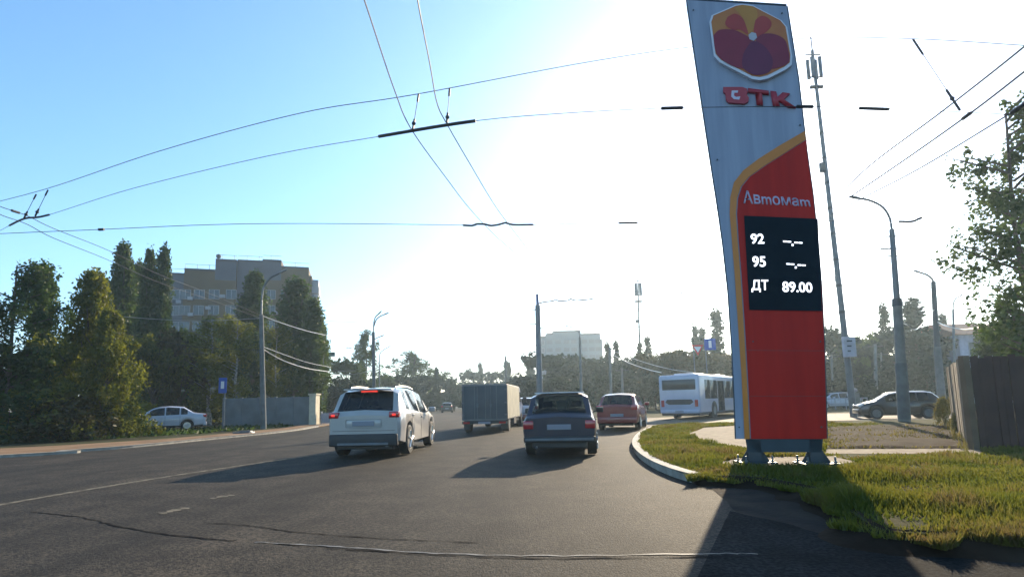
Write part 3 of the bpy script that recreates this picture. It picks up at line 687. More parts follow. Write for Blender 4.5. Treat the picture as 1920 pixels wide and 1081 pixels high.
# left curved lamp
root, loc, t = lean_pole('lamp_post', 'concrete lamp post with a large curved arm in front of the concrete wall', 494, (490, 590), 32, .17, .12, M_CONCD)
lamp(root, [t, loc(491, 560), loc(495, 537), loc(508, 520), loc(524, 512)], .06, .4, M_GREYST)
root, loc, t = lean_pole('lamp_post', 'dark lamp post with two angled lamps beside the tall open tree', 702, (700, 622), 45, .17, .13, M_CONCD)
lamp(root, [t, loc(701, 604), loc(704, 594), loc(708, 590)], .05, .38)
lamp(root, [loc(701, 612), loc(705, 600), loc(712, 593), loc(719, 590)], .05, .38)
lamp(root, [loc(702, 636), loc(707, 633), loc(712, 631)], .04, .32)
root, loc, t = lean_pole('lamp_post', 'small bent lamp post down the road beyond the double lamp', 712, (711, 668), 75, .12, .08, M_GREYST)
lamp(root, [t, loc(714, 660), loc(720, 655), loc(727, 651)], .06, .4)
root, loc, t = lean_pole('lamp_post', 'thin lamp post in the haze above the grey truck', 949, (948, 668), 90, .2, .16, M_CONCD)
lamp(root, [t, loc(946, 656), loc(940, 651), loc(932, 648)], .06, .4)
root, loc, t = lean_pole('lamp_post', 'lamp post with a drooping arm in front of the grey apartment block', 1091, (1087, 632), 55, .17, .12, M_CONC)
lamp(root, [t, loc(1086, 624), loc(1078, 615), loc(1067, 612)], .05, .36)
# trolley pole
root, loc, t = lean_pole('trolley_pole', 'thick steel trolley wire pole behind the dark blue car', 1013, (1008, 572), 36, .22, .17, M_GREYST, cat='pole')
t2 = loc(1007, 551); t2.y = 0; MB().cyl(t, t2, .1, .09, 8).build('pole_cap', mat('blue_steel', (.05, .08, .2), .5), root)
mb = MB()
for py, a_, b_ in ((580, -12, 12), (607, -16, 0), (615, 0, 14), (647, -10, 8)):
    p = loc(1008, py); mb.cyl(p+Vector((a_*.036, 0, 0)), p+Vector((b_*.036, 0, 0)), .03, n=6)
mb.build('bracket', M_STEEL, root)
for pb, pt, Y, r, lab in ((1147, (1143, 650), 60, .17, 'pale pole beside the slim poplar of the grey apartment block'), (1168, (1166, 690), 58, .15, 'pale pole in front of the wood above the red car'),
                          (1562, (1559, 665), 50, .13, 'thin pole between the fuel sign and the tall antenna mast'), (1643, (1641, 645), 50, .17, 'pale pole in front of the wood beyond the tall antenna mast'),
                          (1653, (1652, 660), 56, .1, 'thin pole just beyond the pale pole behind the hatchback')):
    r_, l_, t_ = lean_pole('utility_pole', lab, pb, pt, Y, r, r*.75, M_CONC, cat='pole', group='poles in front of the wood')
    MB().cyl(t_-Vector((.7, 0, .2)), t_+Vector((.7, 0, -.2)), .05, n=6).build('crossbar', M_STEEL, r_)
# masts
def mast(label, pb, pt, Y, r, s):
    root, loc, t = lean_pole('antenna_mast', label, pb, pt, Y, r, r*.45, M_GREYST, cat='mast')
    d = t.normalized(); mb = MB()
    for k_ in (-1, 1):
        for j in range(2):
            p = t-d*(1.1*s+j*.1)+Vector((k_*.26*s, (.25-j*.5)*s, 0)); mb.box(p.x-.10*s, p.x+.10*s, p.y-.06*s, p.y+.06*s, p.z-.8*s, p.z+.6*s, .02)
    mb.build('antenna_panel', mat('antenna_grey', (.10, .13, .16), .6), root)
    mb = MB()
    for o in (.3, 1.9): p = t-d*o*s; mb.cyl(p-Vector((.5*s, 0, 0)), p+Vector((.5*s, 0, 0)), .04*s, n=6)
    mb.cyl(t, t+d*1.0*s, .035*s, n=6); mb.cyl(t-d*2.6*s-Vector((.4*s, 0, 0)), t-d*2.6*s+Vector((.4*s, 0, 0)), .12*s, n=8)
    mb.build('bracket', M_STEEL, root)
    L = t.length
    for i in range(9):
        mb = MB(); p = d*(L*(.2+.07*i)); rr_ = r*(1-.5*(.2+.07*i)); mb.cyl(p-d*.08, p+d*.08, rr_*1.10, n=10).build('cable_clamp', M_STEEL, root)
    mb = MB(); mb.box(*(lambda p: (p.x-.36*s, p.x-.1*s, p.y-.1, p.y+.1, p.z-.2, p.z+.35))(d*L*.66)); mb.build('relay_box', M_STEEL, root)
    return root, loc, t
root, loc, t = mast('tall antenna mast leaning beside the fuel sign, with a notice box on it', 1601, (1523, 95), 30, .18, .9)
p = loc(1591, 650, -.3); MB().box(p.x-.34, p.x+.34, p.y-.14, p.y+.05, p.z-.56, p.z+.56, .02).build('notice_box', mat('pale_box', (.42, .42, .48), .7), root)
mb = MB()
for i in range(3): mb.box(p.x-.16, p.x+.14-.06*i, p.y-.146, p.y-.14, p.z+.28-i*.28, p.z+.36-i*.28)
mb.build('notice_mark', M_STEEL, root)
mast('slim antenna mast far off above the wood, left of the white bus'.replace('left of', 'beyond'), 1202, (1196, 522), 88, .24, 1.5)

# road signs
def sign_post(name, label, px, py, Y, w_, h_, m, shape='box', pb=None, z=0):
    b = base(pb or px, Y, z); root = empty(name, b, label=label, cat='road sign'); c = at(px, py, Y)-b
    MB().cyl((0, .05, 0), (0, .05, c.z+h_/2), .05, .045, 8).build('post', M_GREYST, root)
    if pb: MB().cyl((0, .05, c.z), (c.x, .05, c.z), .04, n=8).build('arm', M_GREYST, root)
    mb = MB()
    if shape == 'box': mb.box(c.x-w_/2, c.x+w_/2, -.04, 0, c.z-h_/2, c.z+h_/2, .015)
    elif shape == 'tri': mb.prism([Vector((c.x-w_/2, 0, c.z+h_/2)), Vector((c.x+w_/2, 0, c.z+h_/2)), Vector((c.x, 0, c.z-h_/2))], (0, -.04, 0))
    elif shape == 'disc': mb.cyl((c.x, -.04, c.z), (c.x, 0, c.z), w_/2, n=24)
    mb.build('sign_plate', m, root); return root, c
M_BLUE = mat('sign_blue', (.02, .08, .35), .5, var=0); M_WHITE = mat('sign_white', (.7, .7, .7), .5, var=0); M_REDS = mat('sign_red', (.5, .03, .03), .5, var=0)
root, c = sign_post('road_sign', 'blue road sign with a white marking above the white bus', 1331, 645, 44, .95, .95, M_BLUE)
MB().box(c.x-.12, c.x+.12, -.052, -.045, c.z-.3, c.z+.3).build('sign_symbol', M_WHITE, root)
root, c = sign_post('road_sign', 'inverted red triangle give way sign above the white bus', 1308, 656, 44, 1.0, .9, M_REDS, 'tri')
MB().prism([Vector((c.x-.3, -.045, c.z+.28)), Vector((c.x+.3, -.045, c.z+.28)), Vector((c.x, -.045, c.z-.2))], (0, -.01, 0)).build('sign_symbol', M_WHITE, root)
root, c = sign_post('road_sign', 'dark green board on an arm past the last roadside poplar', 620, 664, 52, .85, .42, mat('sign_green', (.01, .07, .05), .5, var=0), pb=604)
MB().box(c.x-.36, c.x+.36, -.052, -.045, c.z-.1, c.z+.02).build('sign_symbol', mat('sign_pale', (.2, .3, .3), .6, var=0), root)
root, c = sign_post('road_sign', 'tall blue sign on a thin post in front of the birches', 418, 722, 33, .5, .95, M_BLUE)
MB().box(c.x-.1, c.x+.1, -.052, -.045, c.z-.2, c.z+.25).build('sign_symbol', M_WHITE, root)
b = base(1606, 33); root = empty('marker_post', b, label='short pale post with a bright rounded top at the foot of the tall antenna mast', cat='post')
MB().box(-.22, .22, -.15, .15, 0, 1.35, .03).build('post', M_CONC, root); MB().ball((0, 0, 1.5), .2, (1, .8, .7)).build('cap', M_WFR, root)
# guard rail behind the tall mast
b = base(1575, 46); root = empty('railing', b, label='low pale railing across the road behind the tall antenna mast', cat='railing')
mb = MB()
for z in (.5, .95): mb.cyl((-2.2, 0, z), (2.4, 0, z), .05, n=6)
mb.build('rail', M_WFR, root)
for i in range(6): MB().cyl((-2.2+i*.92, 0, 0), (-2.2+i*.92, 0, 1), .045, n=6).build('post', M_WFR, root)

# ------------------------------------------------------------------ wires
HUD = 'overhead wires above the junction'
def wire(name, label, pts, r=.008, z=None, ins=(), m=M_WIRE, k=8):
    """pts: (px, py[, Y]) - height z is used where no distance is given"""
    P = [at(*p) if len(p) == 3 else pz(p[0], p[1], z) for p in pts]
    S = spline(P, k); root = MB().tube(S, r, 5).build(name, m); tag(root, label, 'wire', HUD)
    for a, b, rr in ins:   # insulators between two picture columns
        seg = []
        for i in range(11):
            px = a+(b-a)*i/10
            best = min(range(len(S)-1), key=lambda j: abs(colof(S[j])-px)); j = best if colof(S[best]) <= px or best == 0 else best-1
            c0_, c1_ = colof(S[j]), colof(S[j+1]); t = 0 if c1_ == c0_ else max(0, min(1, (px-c0_)/(c1_-c0_))); seg.append(S[j].lerp(S[j+1], t))
        mb = MB(); mb.tube(seg, rr, 7)
        mb.build('insulator', M_WIRE, root)
    return root
def colof(p):
    d = CROT.transposed() @ (p-CPOS); return 960+FPX*d.x/-d.z
spanA = wire('span_wire', 'upper support cable arching over the road above the insulated one', [(-60, 392), (90, 353), (300, 283), (560, 213), (780, 177), (1100, 117, 9.1), (1300, 88, 10.0), (1517, 72, 9.9), (1712, 73, 8.7), (1990, 90, 8.3)], .0065, 6.15)
wire('span_wire', 'thick insulated cross cable carrying the two trolley wires overhead', [(-60, 462), (0, 432), (45, 410), (90, 403), (250, 353), (500, 293), (710, 256), (890, 227), (1050, 213), (1250, 203), (1500, 200), (1640, 204), (1820, 211), (1990, 220)], .0055, 5.6,
     [(18, 92, .022), (710, 892, .026), (1240, 1280, .026), (1494, 1524, .026), (1612, 1666, .024)])
def hanger(label, a, b, ya=6.15, yb=5.6):
    P, Q = pz(*a, ya), pz(*b, yb); root = MB().cyl(P, Q, .006, n=5).build('hanger_rod', M_WIRE); tag(root, label, 'hanger', 'hangers between the two cross cables')
    MB().cyl(P, P.lerp(Q, .22), .016, n=7).build('clamp', M_WIRE, root); MB().cyl(P.lerp(Q, .72), Q, .018, n=7).ball(P.lerp(Q, .84), .034, n=8).build('insulator', M_WIRE, root)
hanger('hanger rod over the first trolley wire crossing', (785, 176), (774, 242)); hanger('hanger rod over the second trolley wire crossing', (843, 166), (838, 230))
hanger('lower hanger rod near the frame edge above the trees', (68, 364), (45, 409)); hanger('upper hanger rod near the frame edge above the trees', (90, 356), (66, 405))
hanger('long thin hanger rod beyond the fuel sign', (1712, 74), (1800, 207), 7.0)
wire('trolley_wire', 'first trolley contact wire running away over the road', [(660, -60), (683, 0), (740, 170), (773, 245), (840, 338), (880, 390), (925, 438), (975, 482)], .0085, 5.65)
wire('trolley_wire', 'second trolley contact wire running away over the road', [(776, -60), (783, 0), (806, 120), (820, 195), (840, 236), (880, 305), (930, 388), (975, 448), (1015, 500)], .0085, 5.65)
wire('trolley_wire', 'upper of two sloping wires over the roadside trees ending at the curved lamp post', [(-60, 362, 11), (0, 387, 11.6), (50, 404, 12.3), (100, 428, 13.2), (205, 470, 15.5), (300, 515, 19), (400, 553, 25), (491, 592, 32)], .009, ins=[(22, 36, .03)])
wire('trolley_wire', 'lower of two sloping wires over the roadside trees ending at the curved lamp post', [(-60, 372, 10.8), (0, 402, 11.5), (50, 420, 12.3), (100, 446, 13.2), (200, 486, 15.5), (300, 530, 19), (400, 564, 25), (491, 597, 32)], .009)
wire('trolley_wire', 'topmost of three wires rising toward the leafy tree behind the fence', [(1990, 22), (1920, 88), (1765, 210), (1640, 303), (1580, 358)], .013, 5.8)
wire('trolley_wire', 'middle of three wires rising toward the leafy tree behind the fence', [(1990, 80), (1920, 135), (1820, 212), (1700, 297), (1590, 372)], .014, 5.6, [(1800, 1826, .03)])
wire('trolley_wire', 'lowest of three wires rising toward the leafy tree behind the fence', [(1990, 150), (1920, 196), (1850, 240), (1720, 318), (1610, 375), (1560, 402)], .013, 5.6, [(1896, 1925, .035)])
wire('span_wire', 'further cross cable with two arched insulators in the white sky', [(-60, 443), (0, 438), (190, 430), (400, 421), (600, 419), (868, 422), (885, 423), (897, 419), (908, 420), (920, 423), (935, 421), (945, 417), (960, 421), (1000, 421), (1160, 418), (1290, 416)], .009, 6.0,
     [(185, 195, .035), (868, 1000, .028), (1160, 1195, .03)], k=5)
wire('span_wire', 'further cross cable with a kinked insulator beside the thick lamp post', [(1545, 414), (1620, 415), (1680, 415), (1710, 415), (1728, 408), (1790, 388), (1850, 366)], .009, 6.0, [(1686, 1728, .032)], k=5)
wire('span_wire', 'short insulated cable beside the thick steel trolley pole', [(1010, 569, 36), (1020, 566, 36), (1037, 564, 36), (1042, 561, 36), (1048, 564, 36), (1065, 563, 36), (1070, 560, 36), (1078, 563, 36), (1095, 562, 36), (1112, 560, 36)], .045, k=3)
wire('span_wire', 'faint distant cable crossing the bright sky over the main road', [(592, 601, 46), (700, 604, 46), (830, 601, 42), (960, 592, 38), (1008, 580, 36)], .012)
wire('span_wire', 'slack cable sagging over the trees to the curved lamp post', [(120, 578, 27), (220, 592, 29), (330, 600, 30), (420, 600, 31), (491, 596, 32)], .016, m=M_BRIGHTW)
wire('span_wire', 'second slack cable below the sagging one over the trees', [(150, 600, 28), (250, 628, 30), (370, 650, 31), (492, 656, 32)], .013, m=M_WIRE)
wire('trolley_wire', 'bright cable sagging from the curved lamp post past the end of the wall', [(492, 592, 32), (530, 606, 34), (575, 620, 38), (610, 628, 44)], .025, m=M_BRIGHTW)
wire('trolley_wire', 'lower bright cable from the curved lamp post toward the green board', [(494, 655, 32), (530, 675, 35), (575, 690, 40), (620, 697, 48)], .03, m=M_BRIGHTW)
wire('trolley_wire', 'thin cable just above the lower bright one', [(494, 650, 32), (540, 667, 35), (580, 680, 40), (620, 688, 48)], .018, m=M_BRIGHTW)
wire('trolley_wire', 'bright cable above the white crossover ending at the double lamp post', [(618, 700, 48), (650, 702, 47), (680, 698, 46), (702, 690, 45)], .03, m=M_BRIGHTW)
wire('trolley_wire', 'upper faint cable above the white crossover at the double lamp post', [(618, 694, 48), (660, 694, 47), (702, 682, 45)], .02, m=M_BRIGHTW)
wire('trolley_wire', 'pair of pale cables sloping down to the white bus, lower one', [(1143, 662, 60), (1180, 680, 52), (1215, 692, 44), (1240, 698, 36)], .025, m=M_BRIGHTW)
wire('trolley_wire', 'pale cable sloping above the lower one toward the white bus', [(1143, 655, 60), (1200, 676, 50), (1250, 690, 42), (1300, 698, 36)], .018, m=M_BRIGHTW)
wire('trolley_wire', 'thick shiny cable drooping from the second concrete lamp post to the fence tree', [(1757, 603, 33), (1775, 611, 31), (1810, 617, 29), (1850, 609, 26), (1890, 588, 23), (1960, 545, 20)], .028, m=M_BRIGHTW)
wire('trolley_wire', 'short bright cable drooping between the two concrete lamp posts', [(1686, 602, 21.6), (1702, 610, 24), (1716, 618, 27), (1730, 606, 30), (1752, 580, 33)], .018, m=M_BRIGHTW)
wire('span_wire', 'thin cable from the tall mast up to the second concrete lamp post', [(1590, 571, 30), (1640, 563, 31), (1690, 553, 32), (1750, 538, 33)], .014)
wire('span_wire', 'thin broken looking cable in the sky beyond the wood near the sign', [(1225, 608, 50), (1280, 570, 48), (1335, 532, 46)], .010)

# distant trolley fittings
for px, py, Y, wd, lab in ((1105, 617, 62, 22, 'distant cross fitting over the grey apartment block'), (1268, 550, 40, 14, 'small wire fitting hanging in the bright sky beside the far mast'), (648, 652, 70, 12, 'small wire fitting above the low round tree'), (1563, 526, 38, 14, 'small wire fitting between the sign and the tall mast')):
    p = at(px, py, Y); q = at(px+wd, py, Y); mb = MB().cyl(p, q, .045, n=6)
    for f_ in (.25, .7): c_ = p.lerp(q, f_); mb.cyl(c_, c_+Vector((0, 0, .35)), .03, n=5)
    tag(mb.build('wire_fitting', M_WIRE), lab, 'wire fitting', 'distant fittings on the overhead wires')

# ------------------------------------------------------------------ fuel price sign
foot = pz(1408, 868, ZI); YW = R(-22)
SN = Vector((math.sin(YW), -math.cos(YW), 0)).normalized()        # toward the road
def on_sign(px, py, off=0.0):
    d = ray(px, py); P0 = foot+SN*off; t = (P0-CPOS).dot(SN)/d.dot(SN); return CPOS+d*t
root = empty('fuel_price_sign', foot, label='tall leaning fuel price sign with a red lower half and a digital price board', cat='price sign')
rel = lambda p: Vector(p)-foot
def on(px, py, off=0.0): # panel plane point then pushed out along the normal (true thickness)
    return rel(on_sign(px, py))+SN*off
LE = [(1288, 0), (1310, 150), (1331, 290), (1345, 380), (1355, 450), (1365, 540), (1372, 640), (1377, 740), (1380, 822)]
RE = [(1475, 12), (1497, 150), (1512, 280), (1524, 365), (1533, 450), (1540, 540), (1545, 640), (1548, 740), (1550, 822)]
def interp(E, y):
    for (x0, y0), (x1, y1) in zip(E, E[1:]):
        if y0 <= y <= y1: return x0+(x1-x0)*(y-y0)/(y1-y0)
    return E[-1][0] if y > E[-1][1] else E[0][0]
M_SWHITE = mat('sign_panel_white', (.25, .275, .35), .5, spec=.3, col2=(.31, .335, .42), scale=2.5, stretch=(3, 3, .18))
M_SRED = mat('sign_panel_red', (.38, .012, .006), .5, spec=.2, col2=(.47, .017, .008), scale=2, stretch=(3, 3, .15))
M_SORG = mat('sign_stripe_orange', (.55, .17, .006), .4, var=.05)
outline = LE+RE[::-1]
mb = MB(); mb.prism([on(x, y, 0) for x, y in outline], -SN*.26); mb.build('sign_body', M_SWHITE, root)
# dark edge trim
mb = MB()
for E, sx in ((RE, 1), (LE, -1)):
    for (x0, y0), (x1, y1) in zip(E, E[1:]):
        a, b = on(x0, y0, .004), on(x1, y1, .004); tx = (on(x0+sx*2.2, y0)-on(x0, y0)); mb.prism([a, b, b+tx, a+tx], -SN*.27)
a, b = on(1288, -1, .004), on(1475, 11, .004); mb.prism([a, b, b+Vector((0, 0, .03)), a+Vector((0, 0, .03))], -SN*.27)
mb.build('edge_trim', M_STEEL, root)
# red field and orange stripe, 12 mm proud sheets
curve = [(1511, 262), (1470, 288), (1432, 312), (1404, 332), (1389, 350), (1382, 372), (1380, 400), (1383, 450), (1388, 510), (1394, 600), (1400, 700), (1404, 780), (1406, 822)]
thick = [16, 17, 17, 16, 15, 13, 12, 11, 11, 11, 10, 10, 10]
redpoly = curve+[p for p in RE[::-1] if p[1] > 262]+[(interp(RE, 262), 262)]
redpoly = [redpoly[0]]+[p for p in redpoly[1:-1]]
mb = MB(); mb.prism([on(x+(2 if i < len(curve) else 0), y, .010) for i, (x, y) in enumerate(redpoly)], -SN*.009); mb.build('red_panel', M_SRED, root)
mb = MB(); inner = []
for i, (x, y) in enumerate(curve):
    x0, y0 = curve[max(0, i-1)]; x1, y1 = curve[min(len(curve)-1, i+1)]; L_ = math.hypot(x1-x0, y1-y0); nx, ny = -(y1-y0)/L_, (x1-x0)/L_
    inner.append((x+nx*thick[i]*-1, y+ny*thick[i]*-1) if nx > 0 else (x+nx*thick[i], y+ny*thick[i]))
inner[0] = (1509, 246)
for i in range(len(curve)-1):
    mb.prism([on(*p, .013) for p in (inner[i], curve[i], curve[i+1], inner[i+1])], -SN*.012)
bmesh.ops.remove_doubles(mb.bm, verts=mb.bm.verts[:], dist=.0005)
mb.build('orange_stripe', M_SORG, root)
# logo: hexagonal badge with overlapping rounded petals
hexo = [(1334, 47), (1338, 35), (1380, 17), (1392, 15), (1412, 18), (1462, 44), (1472, 56), (1481, 108), (1480, 122), (1470, 130), (1438, 146), (1424, 149), (1410, 147), (1352, 117), (1342, 106)]
def bl(pts, off, th, name, m):
    mb = MB(); mb.prism([on(x, y, off+th) for x, y in pts], -SN*th); return mb.build(name, m, root)
bl([(x+(x-1408)*.05, y+(y-84)*.06+2) for x, y in hexo], .002, .075, 'logo_backing', mat('logo_backing_pale', (.6, .6, .66), .45, var=.03))
def petal(pts): return [(p.x, p.y) for p in spline([Vector((x, y, 0)) for x, y in pts]+[Vector((*pts[0], 0))], 4)][:-1]
bl(hexo, .078, .006, 'logo_face', mat('logo_orange', (.42, .11, .02), .4, var=.1, col2=(.46, .16, .025), scale=2))
for nm, c_, pts, o in (('logo_petal', (.44, .18, .02), [(1376, 22), (1393, 16), (1412, 20), (1420, 32), (1412, 60), (1404, 68), (1398, 58), (1390, 36)], .0855),
                    ('logo_petal', (.36, .035, .02), [(1364, 38), (1378, 32), (1392, 40), (1399, 56), (1402, 70), (1388, 62), (1374, 62), (1360, 52)], .088),
                    ('logo_petal', (.36, .035, .02), [(1416, 44), (1428, 36), (1442, 42), (1446, 54), (1436, 66), (1418, 76), (1413, 62)], .088),
                    ('logo_petal', (.22, .010, .022), [(1338, 72), (1350, 62), (1374, 62), (1394, 70), (1407, 80), (1412, 100), (1404, 132), (1376, 130), (1350, 114), (1341, 98)], .0905),
                    ('logo_petal', (.20, .010, .025), [(1416, 78), (1430, 70), (1450, 70), (1470, 80), (1477, 100), (1479, 120), (1466, 130), (1440, 134), (1424, 110)], .0905),
                    ('logo_petal', (.13, .008, .035), [(1408, 84), (1418, 84), (1436, 96), (1448, 118), (1444, 138), (1426, 146), (1408, 144), (1392, 130), (1394, 106)], .093)):
    bl(petal(pts), o, .002, nm, mat('petal_%d' % int(c_[0]*1000+o*10000), c_, .4, var=.06))
bl([(1403, 72), (1409, 67), (1417, 69), (1419, 77), (1413, 83), (1405, 80)], .096, .002, 'logo_centre', mat('logo_white', (.4, .38, .42), .5, var=0))
# lettering
def text_mesh(s, bold=0.0):
    cu = bpy.data.curves.new('lettering', 'FONT'); cu.body = s; cu.offset = bold; cu.resolution_u = 4
    o = bpy.data.objects.new('lettering', cu); C.objects.link(o); bpy.context.view_layer.update()
    me = bpy.data.meshes.new_from_object(o.evaluated_get(bpy.context.evaluated_depsgraph_get())); bpy.data.objects.remove(o); bpy.data.curves.remove(cu); return me
def lettering(s, quad, off, th, m, name='lettering', bold=0., shear=0.):
    """quad: picture corners tl, tr, br, bl of the writing; the flat letters get real thickness"""
    me = text_mesh(s, bold); vs = [v.co.copy() for v in me.vertices]; x0 = min(v.x for v in vs); x1 = max(v.x for v in vs); y0 = min(v.y for v in vs); y1 = max(v.y for v in vs)
    tl, tr, br, bl_ = quad
    bm = bmesh.new(); bm.from_mesh(me); bpy.data.meshes.remove(me)
    g = bmesh.ops.extrude_face_region(bm, geom=bm.faces[:])['geom']; top = {v for v in g if isinstance(v, bmesh.types.BMVert)}
    for v in bm.verts:
        u, t = (v.co.x-x0)/(x1-x0), (v.co.y-y0)/(y1-y0); u += shear*t
        X = (bl_[0]*(1-u)+br[0]*u)*(1-t)+(tl[0]*(1-u)+tr[0]*u)*t; Y = (bl_[1]*(1-u)+br[1]*u)*(1-t)+(tl[1]*(1-u)+tr[1]*u)*t
        v.co = on(X, Y, off+(th if v in top else 0))
    bmesh.ops.recalc_face_normals(bm, faces=bm.faces[:])
    m2 = bpy.data.meshes.new(name); bm.to_mesh(m2); bm.free(); return link(name, m2, m, root)
M_LRED = mat('letter_maroon', (.36, .03, .045), .5, var=.05)
bl([(1356, 166), (1392, 166), (1400, 169), (1402, 175), (1400, 180), (1404, 186), (1403, 193), (1396, 197), (1366, 195), (1361, 190), (1360, 178), (1356, 175)], .002, .05, 'brand_letter', M_LRED)
bl([(1372, 173), (1384, 173), (1383, 177), (1377, 177), (1376, 182), (1380, 185), (1388, 184), (1386, 190), (1376, 189), (1371, 184)], .053, .004, 'brand_letter', mat('letter_pale', (.55, .5, .6), .5, var=0))
for ch, q in (('Т', [(1402, 168), (1441, 173), (1443, 200), (1406, 197)]), ('К', [(1444, 173), (1481, 178), (1492, 204), (1449, 200)])):
    lettering(ch, q, .002, .05, M_LRED, 'brand_letter', .065)
lettering('Автомат'.replace('т', 'm'), [(1392, 357), (1516, 369), (1520, 388), (1394, 382)], .0105, .006, mat('letter_lilac', (.48, .44, .58), .5, var=0), 'sign_lettering', .012)
# price board
bl([(1395, 405), (1533, 411), (1541, 583), (1405, 581)], .011, .02, 'price_board', mat('display_black', (.005, .011, .016), .55, var=.1, spec=.12))
M_DIG = mat('lit_digits', (.9, .9, .95), .4, var=0, emit=(.86, .9, 1), estr=1.1)
for s, q in (('92', [(1407, 439), (1432, 439), (1433, 458), (1408, 458)]), ('95', [(1410, 481), (1435, 481), (1436, 501), (1411, 501)]),
             ('ДТ', [(1409, 525), (1440, 525), (1441, 548), (1409, 548)]), ('89.00', [(1466, 528), (1522, 530), (1523, 549), (1467, 548)])):
    lettering(s, q, .0315, .003, M_DIG, 'price_digits', .02)
def dashes(x, y):
    mb = MB()
    for a, b, yy in ((0, 7, 0), (8, 15, .5), (21, 28, 2), (29, 36, 2.5)): mb.prism([on(*p, .0345) for p in ((x+a, y+yy), (x+b, y+yy+.3), (x+b, y+yy+3), (x+a, y+yy+2.7))], -SN*.003)
    mb.prism([on(*p, .0345) for p in ((x+16, y+6), (x+19.5, y+6), (x+19.5, y+10), (x+16, y+10))], -SN*.003); mb.build('price_digits', M_DIG, root)
dashes(1468, 452); dashes(1474, 494)
for (xa, ya), (xb, yb) in (((1398, 656), (1545, 657)), ((1403, 742), (1548, 742))):
    MB().prism([on(xa, ya, .0135), on(xb, yb, .0135), on(xb, yb+.55, .0135), on(xa, ya+.55, .0135)], -SN*.012).build('panel_seam', M_STEEL, root)
for x_, y_ in ((1300, 20), (1466, 26), (1345, 300), (1500, 235), (1386, 800), (1540, 800), (1412, 640), (1538, 640)): MB().cyl(on(x_, y_, .008), on(x_, y_, .022), .014, n=8).build('screw', M_STEEL, root)
# beam, legs, base plates, bolts
gp_ = on
def leg(pxa, pxb):
    a, b = on(pxa, 823), on(pxb, 823); zb = .0
    mb = MB(); mb.prism([Vector((a.x, a.y, zb)), Vector((b.x, b.y, zb)), b, a], -SN*.2); o = mb.build('leg', M_STEEL, root)
    c_ = (a+b)/2-SN*.1
    wdt = (b-a).length
    for k_ in (-1, 1):
        e = (b-a).normalized(); mg = MB()
        mg.prism([Vector((c_.x, c_.y, .02))+e*k_*wdt*.5, Vector((c_.x, c_.y, .02))+e*k_*(wdt*.5+.13), Vector((c_.x, c_.y, .24))+e*k_*wdt*.5], -SN*.02)
        mg.build('gusset', M_STEEL, root)
    mp = MB(); mp.box(c_.x-.28, c_.x+.28, c_.y-.22, c_.y+.22, -.03, .025, .005); pl = mp.build('base_plate', M_STEEL, root)
    for i in (-1, 1):
        for j in (-1, 1): MB().cyl((c_.x+i*.22, c_.y+j*.16, .02), (c_.x+i*.22, c_.y+j*.16, .13), .016, n=8).cyl((c_.x+i*.22, c_.y+j*.16, .03), (c_.x+i*.22, c_.y+j*.16, .06), .03, n=6).build('anchor_bolt', M_GREYST, pl)
leg(1401, 1426); leg(1517, 1540)
mb = MB(); mb.prism([on(1398, 822.5), on(1543, 822.5), on(1541, 847), on(1402, 847)], -SN*.22); mb.build('base_beam', mat('beam_dark', (.03, .045, .055), .6), root)

